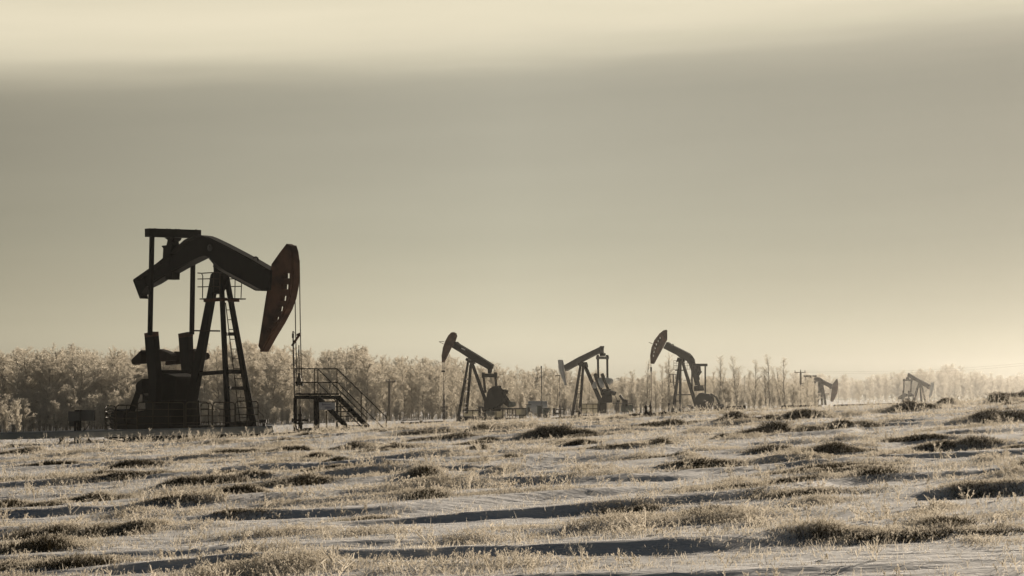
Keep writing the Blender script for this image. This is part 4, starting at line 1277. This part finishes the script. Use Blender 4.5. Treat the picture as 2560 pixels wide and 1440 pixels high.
# ------------------------------------------------------------------ 6. farthest pumpjack on the right
f7 = Frame(2301, 1010, 430, PSI)
def q6(*pts): return [r6(*q) for q in pts]
legs = [(f7.px(r6(860, 640), 0), f7.px(r6(695, 1190), 0), .36, .5), (f7.px(r6(880, 660), -.3), f7.px(r6(930, 1190), -.9), .3, .36), (f7.px(r6(920, 660), .3), f7.px(r6(1045, 1190), .9), .3, .36)]
pj, bo = pumpjack('farthest hazy pumpjack at the right with straight beam sloping down to a pale head', f7, legs, .36,
              q6((552, 357), (600, 355), (720, 430), (870, 520), (1190, 682), (1155, 805), (1050, 755), (950, 700), (840, 632), (760, 585), (680, 545), (600, 492), (575, 480), (536, 478), (535, 430)), .5,
              q6((1190, 640), (1215, 615), (1272, 618), (1280, 700), (1272, 800), (1228, 940), (1172, 1055), (1128, 1058), (1145, 920), (1165, 780)), .3, 'pale')
xe = f7.x_of(r6(548, 560), 0)
MB().bar(f7.at_x(r6(436, 560), xe), f7.at_x(r6(660, 560), xe), .4, .32, f7.A).build('equalizer_bar', 'steel', pj)
for x_ in (446, 650): MB().bar(f7.at_x(r6(x_, 520), xe), f7.at_x(r6(x_, 590), xe), .24, .24, f7.A).build('end_plate', 'steel', pj)
m_ = MB(); f7.prism(m_, q6((530, 470), (575, 470), (572, 545), (512, 545)), -.2, .2); m_.build('equalizer_bearing', 'steel', pj)
for a, b_ in (((448, 570), (432, 900)), ((652, 570), (626, 900))): MB().bar(f7.at_x(r6(*a), xe), f7.at_x(r6(*b_), xe), .2, .2, f7.A).build('pitman_arm', 'steel', pj)
for la, pts in ((-1.0, [(395, 850), (446, 850), (448, 1160), (400, 1160)]), (1.0, [(550, 850), (610, 850), (600, 1160), (560, 1160)])):
    m_ = MB(); f7.prism(m_, q6(*pts), la - .14, la + .14); m_.build('crank_arm', 'steel', pj)
for la, pts in ((-1.2, [(260, 1095), (275, 1045), (330, 985), (400, 950), (460, 920), (540, 945), (560, 1010), (470, 1030), (460, 1095)]), (1.0, [(560, 930), (600, 908), (660, 910), (720, 958), (735, 1012), (600, 1016), (480, 1010), (480, 960)])):
    m_ = MB(); f7.prism(m_, q6(*pts), la, la + .35); m_.build('counterweight', 'greymetal', pj)
m_ = MB(); f7.prism(m_, q6((420, 1060), (620, 1060), (640, 1190), (400, 1190)), -.7, .7); m_.build('gear_box', 'steel', pj)
m_ = MB().bar(f7.px(r6(1180, 1050), 0), f7.px(r6(1285, 1050), 0), .02, .02)
m_.tube(f7.px(r6(1276, 800), 0), f7.px(r6(1278, 1190), 0), .05, 5); m_.build('bridle_cable', 'cable', pj)

# ------------------------------------------------------------------ trees
def ribbons(p, q, w0, w1, seed=0):
    """flat tapered strips: p,q (n,3), widths (n,) -> V,T (2 tris each)"""
    n = len(p); rg = np.random.default_rng(seed)
    d = q - p; d /= np.maximum(np.linalg.norm(d, axis=1, keepdims=True), 1e-6)
    rnd = rg.normal(size=(n, 3)); s_ = np.cross(d, rnd); s_ /= np.maximum(np.linalg.norm(s_, axis=1, keepdims=True), 1e-6)
    V = np.stack([p - s_ * w0[:, None] / 2, p + s_ * w0[:, None] / 2, q + s_ * w1[:, None] / 2, q - s_ * w1[:, None] / 2], 1).reshape(-1, 3)
    i = np.arange(n)[:, None] * 4
    return V, np.concatenate([i + [0, 1, 2], i + [0, 2, 3]], 1).reshape(-1, 3)


def tubes3(p, q, r0, r1, sides=4):
    n = len(p); d = q - p; d /= np.maximum(np.linalg.norm(d, axis=1, keepdims=True), 1e-6)
    ref = np.where(np.abs(d[:, 2:3]) > .9, np.array([[1., 0, 0]]), np.array([[0, 0, 1.]]))
    a = np.cross(d, ref); a /= np.linalg.norm(a, axis=1, keepdims=True); b_ = np.cross(d, a)
    V = []
    for c_, r in ((p, r0), (q, r1)):
        for k_ in range(sides):
            an = 2 * math.pi * k_ / sides
            V.append(c_ + (a * math.cos(an) + b_ * math.sin(an)) * r[:, None])
    V = np.stack(V, 1).reshape(-1, 3)
    i = np.arange(n)[:, None] * 2 * sides
    T = []
    for k_ in range(sides):
        k2 = (k_ + 1) % sides
        T += [i + [k_, k2, sides + k2], i + [k_, sides + k2, sides + k_]]
    return V, np.concatenate(T, 1).reshape(-1, 3)


def make_tree(seed, H=10.0, spread=1.0, start=.28, nl=26, up=.9, dens=1.0, stems=1, tw=1.0):
    """returns (trunkV, trunkT, crownV, crownT)"""
    rg = np.random.default_rng(seed)
    tp, tq, tr0, tr1 = [], [], [], []
    cp, cq, cw0, cw1 = [], [], [], []
    for s_ in range(stems):
        Hs = H * (1 if s_ == 0 else rg.uniform(.75, .98))
        lean = rg.normal(size=2) * (.03 if s_ == 0 else .10)
        off = rg.normal(size=2) * (.0 if s_ == 0 else .25)
        nseg = 12; pts = []
        wob_ = np.cumsum(rg.normal(size=(nseg + 1, 2)) * .045, 0) * Hs / 10
        for i in range(nseg + 1):
            f_ = i / nseg
            pts.append(np.array([off[0] + lean[0] * Hs * f_ + wob_[i, 0], off[1] + lean[1] * Hs * f_ + wob_[i, 1], Hs * f_]))
        pts[0][2] = -.6
        rad = lambda f_: .0075 * H * (1 - f_) ** .8 * (1 if s_ == 0 else .7) + .012
        for i in range(nseg):
            tp.append(pts[i]); tq.append(pts[i + 1]); tr0.append(rad(i / nseg)); tr1.append(rad((i + 1) / nseg))
        nls = int(nl * (1 if s_ == 0 else .6))
        for k_ in range(nls):
            f_ = start + (1 - start) * (k_ + rg.random()) / nls
            f_ = min(f_, .985)
            ip = f_ * nseg; i0 = int(ip); c_ = pts[i0] + (pts[min(i0 + 1, nseg)] - pts[i0]) * (ip - i0)
            g_ = (f_ - start) / (1 - start)
            L = spread * H * .20 * (min(1, .6 + 1.4 * g_) * (1.02 - g_) ** .5 * .95 + .12) * rg.uniform(.55, 1.35)
            an = rg.uniform(0, 2 * math.pi)
            d = np.array([math.cos(an), math.sin(an), 1.0 * up * rg.uniform(.5, 1.6)]); d /= np.linalg.norm(d)
            m_pts = [c_]; dd = d.copy(); ns_ = 4
            for j in range(ns_):
                dd = dd + rg.normal(size=3) * .16 + np.array([0, 0, .10]); dd /= np.linalg.norm(dd)
                m_pts.append(m_pts[-1] + dd * L / ns_)
            r_l = rad(f_) * .5 + .008
            for j in range(ns_):
                tp.append(m_pts[j]); tq.append(m_pts[j + 1]); tr0.append(r_l * (1 - j / ns_ * .7)); tr1.append(r_l * (1 - (j + 1) / ns_ * .7))
            nsub = max(4, int(12 * dens * L / 1.5))
            for j in range(nsub):
                u_ = (j + rg.random() * .9) / nsub; u_ = .15 + .85 * u_
                ip2 = u_ * ns_; j0 = min(int(ip2), ns_ - 1); c2_ = m_pts[j0] + (m_pts[j0 + 1] - m_pts[j0]) * (ip2 - j0)
                d2 = (m_pts[j0 + 1] - m_pts[j0]); d2 /= np.linalg.norm(d2)
                d2 = d2 + rg.normal(size=3) * .55 + np.array([0, 0, .25]); d2 /= np.linalg.norm(d2)
                L2 = rg.uniform(.35, .8) * (1.1 - .5 * u_) * (H / 10) ** .5
                e2 = c2_ + d2 * L2
                cp.append(c2_); cq.append(e2); cw0.append(.035 * tw); cw1.append(.02 * tw)
                for m3 in range(int(16 * dens)):
                    v_ = rg.uniform(.1, 1)
                    c3_ = c2_ + d2 * L2 * v_
                    d3 = d2 + rg.normal(size=3) * .6 + np.array([0, 0, .3]); d3 /= np.linalg.norm(d3)
                    cp.append(c3_); cq.append(c3_ + d3 * rg.uniform(.12, .34)); cw0.append(.023 * tw); cw1.append(.011 * tw)
    tV, tT = tubes3(np.array(tp), np.array(tq), np.array(tr0), np.array(tr1), 5)
    cV, cT = ribbons(np.array(cp), np.array(cq), np.array(cw0), np.array(cw1), seed)
    return tV, tT, cV, cT


PROTO = []
specs = [dict(H=10, spread=1.25, start=.07, nl=44), dict(H=10, spread=1.0, start=.08, nl=38, up=1.3), dict(H=10, spread=1.4, start=.06, nl=46, up=.8, stems=2),
         dict(H=10, spread=.9, start=.09, nl=36, up=1.6, dens=.7), dict(H=10, spread=1.2, start=.07, nl=40, stems=2), dict(H=10, spread=1.1, start=.09, nl=42, up=1.1),
         dict(H=10, spread=.8, start=.12, nl=38, up=1.9, dens=.5, stems=2), dict(H=10, spread=1.0, start=.14, nl=38, up=1.5, dens=.5, stems=3), dict(H=10, spread=1.55, start=.14, nl=54, up=.9, dens=1.1)]
shr = [dict(H=5, spread=1.5, start=.08, nl=26, up=1.3, stems=3), dict(H=5, spread=1.2, start=.05, nl=24, up=1.8, stems=4), dict(H=5, spread=1.0, start=.04, nl=30, up=1.0, stems=1)]
for i, s_ in enumerate(specs + shr):
    tV, tT, cV, cT = make_tree(100 + i, **s_)
    PROTO.append((raw_mesh('trunk', tV, tT, MAT['bark']), raw_mesh('crown', cV, cT, MAT['frost']), (tV, tT, cV, cT), s_['H']))


def plant_tree(kind, px, top, Y, label, group, name='frosted_tree', wmul=1.0, cat='tree', base=None):
    x = wx(px, Y)
    g_ = float(base_z(x, Y)) + .0
    hh = wz(top, Y) - g_
    Hp = PROTO[kind][3]
    s_ = hh / Hp
    e = bpy.data.objects.new(name, None); COL.objects.link(e)
    e.location = (x, Y, g_); e.rotation_euler = (0, 0, random.uniform(0, 6.28)); e.scale = (s_ * wmul, s_ * wmul, s_)
    tag(e, label, cat, group)
    a = bpy.data.objects.new('trunk', PROTO[kind][0]); COL.objects.link(a); a.parent = e
    b_ = bpy.data.objects.new('crown', PROTO[kind][1]); COL.objects.link(b_); b_.parent = e
    return e


GR = 'frosted trees of the dense treeline'
GL = 'frosted bare tree standing in the dense treeline behind the pumpjacks'
TOPX = [-200, 0, 60, 170, 210, 300, 400, 520, 620, 700, 750, 830, 905, 960, 1060, 1130, 1250, 1290, 1340, 1420, 1500, 1560, 1620, 1700, 1750, 1790, 1840, 1900, 1960, 2010]
TOPY = [890, 892, 886, 882, 890, 884, 886, 878, 880, 872, 892, 886, 880, 900, 908, 902, 925, 930, 922, 922, 925, 928, 912, 915, 935, 930, 930, 925, 930, 955]
kinds_l = [0, 1, 2, 4, 5, 8, 0, 4]
kinds_r = [1, 3, 6, 7, 5]
# front row
px = -150.0
while px < 1320:
    top = np.interp(px, TOPX, TOPY) + random.uniform(-3, 42)
    Y = random.uniform(262, 285)
    if px > 1000: top += 6
    plant_tree(random.choice(kinds_l), px, top, Y, GL, GR, wmul=random.uniform(1.1, 1.6))
    px += random.uniform(12, 21)
px = -150.0
while px < 1320:
    top = np.interp(px, TOPX, TOPY) + random.uniform(-10, 20)
    plant_tree(random.choice(kinds_l), px, top, random.uniform(290, 312), GL, GR, wmul=random.uniform(1.0, 1.3))
    px += random.uniform(16, 26)
GS = 'sparser frosted trees between the pumpjacks'
GSL = 'slender frosted tree in the sparser stand right of the treeline'
px = 1310.0
while px < 2030:
    top = np.interp(px, TOPX, TOPY) + random.uniform(0, 40)
    plant_tree(random.choice(kinds_r), px, top, random.uniform(275, 310), GSL, GS, wmul=random.uniform(.9, 1.3))
    px += random.uniform(9, 17)
# low bushes in front of the left wood
GB = 'low frosted bushes before the left wood'
GBL = 'low pale frosted bush in front of the tall trees at the left'
px = -60.0
while px < 1000:
    top = random.uniform(960, 1035) if px < 520 else random.uniform(985, 1045)
    plant_tree(random.choice([9, 9, 10]), px, top, random.uniform(245, 262), GBL, GB, 'frosted_bush', random.uniform(1.1, 1.8), 'bush')
    px += random.uniform(11, 24)
px = -100.0
while px < 2040:
    b_y = np.interp(px, [0, 1000, 1400, 2040], [1075, 1055, 1040, 1012])
    plant_tree(random.choice([9, 10, 11]), px, b_y - random.uniform(25, 70), random.uniform(262, 300), 'low frosted scrub at the foot of the treeline', 'scrub at the foot of the treeline', 'frosted_bush', random.uniform(1.1, 1.8), 'bush')
    px += random.uniform(12, 22)
# trees that stand out
plant_tree(8, 905, 874, 268, 'tall round crowned frosted tree rising above the wood right of the stairs', None, wmul=1.3)
plant_tree(8, 640, 866, 268, 'broad frosted tree topping the wood left of the lowered red horse head', None, wmul=1.3)
plant_tree(1, 775, 880, 266, 'narrow frosted tree peak just right of the bridle cables', None, wmul=1.0)
plant_tree(2, 200, 876, 268, 'wide frosted tree rising above the control boxes at the left', None, wmul=1.2)
plant_tree(3, 1105, 898, 262, 'frosted tree peak right behind the hanging rod of the round counterweight pumpjack', None, wmul=1.1)
plant_tree(6, 1797, 895, 262, 'tall slim tree nearest right of the perforated head pumpjack', None, wmul=1.5)
plant_tree(7, 1841, 896, 260, 'tall dark stemmed tree with forked trunk, second right of the perforated head pumpjack', None, wmul=1.3)
plant_tree(3, 1885, 905, 262, 'upright tree midway between the perforated head pumpjack and the power pole', None, wmul=1.3)
plant_tree(6, 1925, 893, 262, 'tall thin tree group peak left of the power pole', None, wmul=1.6)
plant_tree(7, 1962, 900, 264, 'twiggy tree nearest left of the power pole with transformer', None, wmul=1.5)
plant_tree(6, 1672, 890, 270, 'thin bare tree rising left of the perforated head pumpjack legs', None, wmul=1.3)
plant_tree(6, 1617, 905, 270, 'thin tree just left of the perforated horse head rod', None, wmul=1.3)
plant_tree(10, 45, 1005, 215, 'pale spiky frosted bush at the far left edge', None, 'frosted_bush', 1.0, 'bush')
plant_tree(11, 2022, 950, 300, 'frosted tree partly hiding the tail of the far bent beam pumpjack', None, wmul=1.6)


def woodland(name, label, spots, kinds, mat, thin=1):
    Vs, Ts = [], []; b0 = 0
    for (x, Y, s_, wm) in spots:
        kd = random.choice(kinds); tV, tT, cV, cT = PROTO[kd][2]
        a = random.uniform(0, 6.28); ca, sa = math.cos(a), math.sin(a)
        g_ = float(base_z(x, Y))
        for V, T in ((tV, tT), (cV, cT[::thin])):
            n = np.empty_like(V)
            n[:, 0] = (V[:, 0] * ca - V[:, 1] * sa) * s_ * wm + x; n[:, 1] = (V[:, 0] * sa + V[:, 1] * ca) * s_ * wm + Y; n[:, 2] = V[:, 2] * s_ + g_
            Vs.append(n); Ts.append(T + b0); b0 += len(V)
    me = raw_mesh(name, np.concatenate(Vs), np.concatenate(Ts), mat)
    o_ = bpy.data.objects.new(name, me); COL.objects.link(o_)
    tag(o_, label, 'wood', None, 'stuff')


sp_ = []
px = -300.0
while px < 1500:
    for Y in (325, 345, 365):
        top = np.interp(px, TOPX, TOPY) + random.uniform(-2, 30)
        x = wx(px + random.uniform(-15, 15), Y); g_ = float(base_z(x, Y))
        sp_.append((x, Y + random.uniform(-8, 8), (wz(top, Y) - g_) / 10, random.uniform(1.1, 1.5)))
    px += 26
px = 1500.0
while px < 2035:
    for Y in (318, 340, 362):
        x = wx(px + random.uniform(-8, 8), Y); g_ = float(base_z(x, Y))
        sp_.append((x, Y + random.uniform(-8, 8), (wz(random.uniform(945, 972), Y) - g_) / 10, random.uniform(1.3, 1.8)))
    px += 17
woodland('deep_wood', 'deep frosted wood filling in behind the nearer treeline', sp_, [0, 2, 4, 5, 8], MAT['frost'])
sp_ = []
FX = [1400, 1700, 2000, 2060, 2110, 2180, 2260, 2330, 2370, 2400, 2460, 2560, 2800]
FY = [946, 950, 935, 932, 945, 938, 930, 925, 917, 925, 938, 940, 945]
px = 1450.0
while px < 2760:
    for Y in (820, 930, 1040, 1150):
        top = np.interp(px, FX, FY) + random.uniform(-4, 16) + (1150 - Y) * .02
        x = wx(px + random.uniform(-12, 12), Y); g_ = float(base_z(x, Y))
        sp_.append((x, Y + random.uniform(-25, 25), (wz(top, Y) - g_) / 10, random.uniform(1.1, 1.8)))
    px += 15
woodland('distant_wood', 'pale hazy wood along the horizon behind the farthest pumpjacks', sp_, [0, 2, 4, 5, 8], MAT['frost'], 1)

# ------------------------------------------------------------------ grass
def blades(x, y, h, w, lean, seed, mat, name, label, segs=2, curl=.35, twig=0, zoff=-.01):
    """x,y,h,w,lean arrays -> curved tapered strips"""
    n = len(x); rg = np.random.default_rng(seed)
    z = ground_z(x, y) + zoff
    an = rg.uniform(0, 2 * np.pi, n); fa = rg.uniform(0, 2 * np.pi, n)
    dx = np.cos(an) * lean; dy = np.sin(an) * lean
    sx = np.cos(fa); sy = np.sin(fa)
    rows = []
    for k_ in range(segs + 1):
        f_ = k_ / segs
        cx = x + dx * h * (f_ * (1 - curl) + curl * f_ * f_ * 1.6); cy = y + dy * h * (f_ * (1 - curl) + curl * f_ * f_ * 1.6); cz = z + h * f_ * (1 - .25 * lean * f_)
        ww = w * (1 - .55 * f_) * .5
        rows.append((np.stack([cx - sx * ww, cy - sy * ww, cz], 1), np.stack([cx + sx * ww, cy + sy * ww, cz], 1), np.stack([cx, cy, cz], 1)))
    V = np.stack([r for a_ in rows for r in a_[:2]], 1).reshape(-1, 3)
    m_ = 2 * (segs + 1)
    i = np.arange(n)[:, None] * m_
    T = []
    for k_ in range(segs):
        a = 2 * k_
        T += [i + [a, a + 1, a + 3], i + [a, a + 3, a + 2]]
    T = np.concatenate(T, 1).reshape(-1, 3)
    if twig:
        Vt, Tt = [V], [T]; b0 = len(V)
        for j in range(twig):
            f_ = rg.uniform(.3, 1.0, n)
            c_ = np.stack([x + dx * h * f_, y + dy * h * f_, z + h * f_ * (1 - .2 * lean * f_)], 1)
            d = rg.normal(size=(n, 3)); d[:, 2] = np.abs(d[:, 2]) * .9 + .5; d /= np.linalg.norm(d, axis=1, keepdims=True)
            L = h * rg.uniform(.12, .32, n) * (1.25 - .6 * f_)
            vv, tt = ribbons(c_, c_ + d * L[:, None], w * .85, w * .5, seed + j)
            Vt.append(vv); Tt.append(tt + b0); b0 += len(vv)
        V = np.concatenate(Vt); T = np.concatenate(Tt)
    me = raw_mesh(name, V, T, mat)
    o_ = bpy.data.objects.new(name, me); COL.objects.link(o_)
    tag(o_, label, 'grass', None, 'stuff')


def scatter(n, y0, y1, pw, marg=.25):
    """random ground points inside the view wedge; pw <2 puts more near the camera"""
    u_ = rng.random(n); Y = (y0 ** pw + u_ * (y1 ** pw - y0 ** pw)) ** (1 / pw)
    x = (rng.random(n) * 2 - 1) * marg * Y
    return x, Y


# short frosted stubble in patches
x, Y = scatter(420000, 14, 98, 1.1)
ry = Y * np.exp(-.013 * x); pat = fbm(x / 2.6, ry / .8, 301, 3); pat2 = fbm(x / 10.0, ry / 3.0, 311, 2)
dr = drift(x, Y)
prob = .045 + .52 * np.clip((pat - .47) * 6, 0, 1) * np.clip((pat2 - .38) * 5, .08, 1) * np.clip(.4 + dr * 5, .15, 1)
kp = rng.random(len(x)) < prob
x, Y = x[kp], Y[kp]
# each plant: small cluster
rep = 4
x = np.repeat(x, rep) + rng.normal(size=len(x) * rep) * .035; Y = np.repeat(Y, rep) + rng.normal(size=len(Y) * rep) * .05
h = rng.gamma(5, .0095, len(x)) * np.interp(Y, [14, 40, 98], [.75, .95, 1.5]); w = np.interp(Y, [14, 40, 98], [.007, .011, .022]) * rng.uniform(.7, 1.3, len(x))
blades(x, Y, h, w, rng.uniform(.1, .9, len(x)), 5, MAT['grassf'], 'frosted_stubble', 'short frost covered grass stubble scattered over the snowfield', 1, .3)
# branching frosted weeds
x, Y = scatter(30000, 14, 95, 1.2)
pat = fbm(x / 2.4, Y * np.exp(-.013 * x) / .7, 401, 3); dr = drift(x, Y)
kp = rng.random(len(x)) < np.clip((pat - .5) * 5, 0, 1) * np.clip(.3 + dr * 6, .1, 1)
x, Y = x[kp], Y[kp]
rep = 4
h = rng.gamma(3.2, .038, len(x)); h = np.repeat(h, rep) * rng.uniform(.6, 1.1, len(h) * rep)
x = np.repeat(x, rep) + rng.normal(size=len(x) * rep) * .03; Y = np.repeat(Y, rep) + rng.normal(size=len(Y) * rep) * .03
w = np.interp(Y, [14, 40, 98], [.011, .013, .02]) * rng.uniform(.7, 1.3, len(x))
blades(x, Y, h, w, rng.uniform(.15, .9, len(x)), 6, MAT['grassf'], 'frosted_weeds', 'branching frosted weed stems standing out of the snow', 2, .2, 10)
# tussocks on the mounds: dark dry grass with frosted tops
dx_, dy_, dh_, fx_, fy_, fh_ = [], [], [], [], [], []
for (mx_, my_, hw, dk, hh, dp) in MOUNDS:
    area = max(hw, .3) * 1.5
    if dk:
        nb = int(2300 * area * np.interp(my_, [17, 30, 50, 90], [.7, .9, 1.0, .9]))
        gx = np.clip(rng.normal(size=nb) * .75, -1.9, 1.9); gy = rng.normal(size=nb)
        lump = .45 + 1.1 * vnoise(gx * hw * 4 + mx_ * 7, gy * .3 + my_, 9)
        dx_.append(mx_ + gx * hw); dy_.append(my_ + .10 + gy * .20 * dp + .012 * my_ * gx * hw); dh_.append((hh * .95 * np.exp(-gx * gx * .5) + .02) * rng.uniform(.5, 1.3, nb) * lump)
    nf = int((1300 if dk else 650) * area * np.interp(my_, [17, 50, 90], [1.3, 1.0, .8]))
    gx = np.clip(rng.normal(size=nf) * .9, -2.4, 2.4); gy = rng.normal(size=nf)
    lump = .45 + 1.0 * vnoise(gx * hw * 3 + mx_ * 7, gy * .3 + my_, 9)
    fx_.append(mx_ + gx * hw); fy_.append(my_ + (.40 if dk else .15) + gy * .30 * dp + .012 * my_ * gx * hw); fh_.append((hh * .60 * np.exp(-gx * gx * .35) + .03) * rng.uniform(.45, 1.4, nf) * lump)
x = np.concatenate(dx_); Y = np.concatenate(dy_); h = np.concatenate(dh_)
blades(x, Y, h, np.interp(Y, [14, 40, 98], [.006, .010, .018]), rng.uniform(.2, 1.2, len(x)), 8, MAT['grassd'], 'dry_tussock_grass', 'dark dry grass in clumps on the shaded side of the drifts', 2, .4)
x = np.concatenate(fx_); Y = np.concatenate(fy_); h = np.concatenate(fh_)
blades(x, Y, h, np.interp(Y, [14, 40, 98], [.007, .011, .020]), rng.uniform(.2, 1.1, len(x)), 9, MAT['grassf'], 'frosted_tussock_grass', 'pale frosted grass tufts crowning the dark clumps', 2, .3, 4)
# taller stalks on the skyline
x, Y = scatter(900, 60, 90, 1)
h = rng.uniform(.2, .55, len(x))
blades(x, Y, h, np.full(len(x), .016), rng.uniform(.2, .9, len(x)), 12, MAT['grassf'], 'tall_frosted_stalks', 'tall thin frosted stalks on the ridge line', 2, .3, 6)

# ------------------------------------------------------------------ haze
hz = MB().box((0, 600, -7.0), 2500, 1360, 28.0)
me = bpy.data.meshes.new('haze'); me.from_pydata(hz.v, [], hz.f)
m, k = mat_new('haze')
o = k.n('ShaderNodeOutputMaterial')
pv = k.n('ShaderNodeVolumePrincipled')
pv.inputs['Color'].default_value = (0.98, 0.97, 0.93, 1)
pv.inputs['Density'].default_value = 0.00016
pv.inputs['Anisotropy'].default_value = 0.80
k.l(pv.outputs[0], o.inputs['Volume'])
me.materials.append(m)
o_ = bpy.data.objects.new('haze', me); COL.objects.link(o_)
tag(o_, kind='stuff')
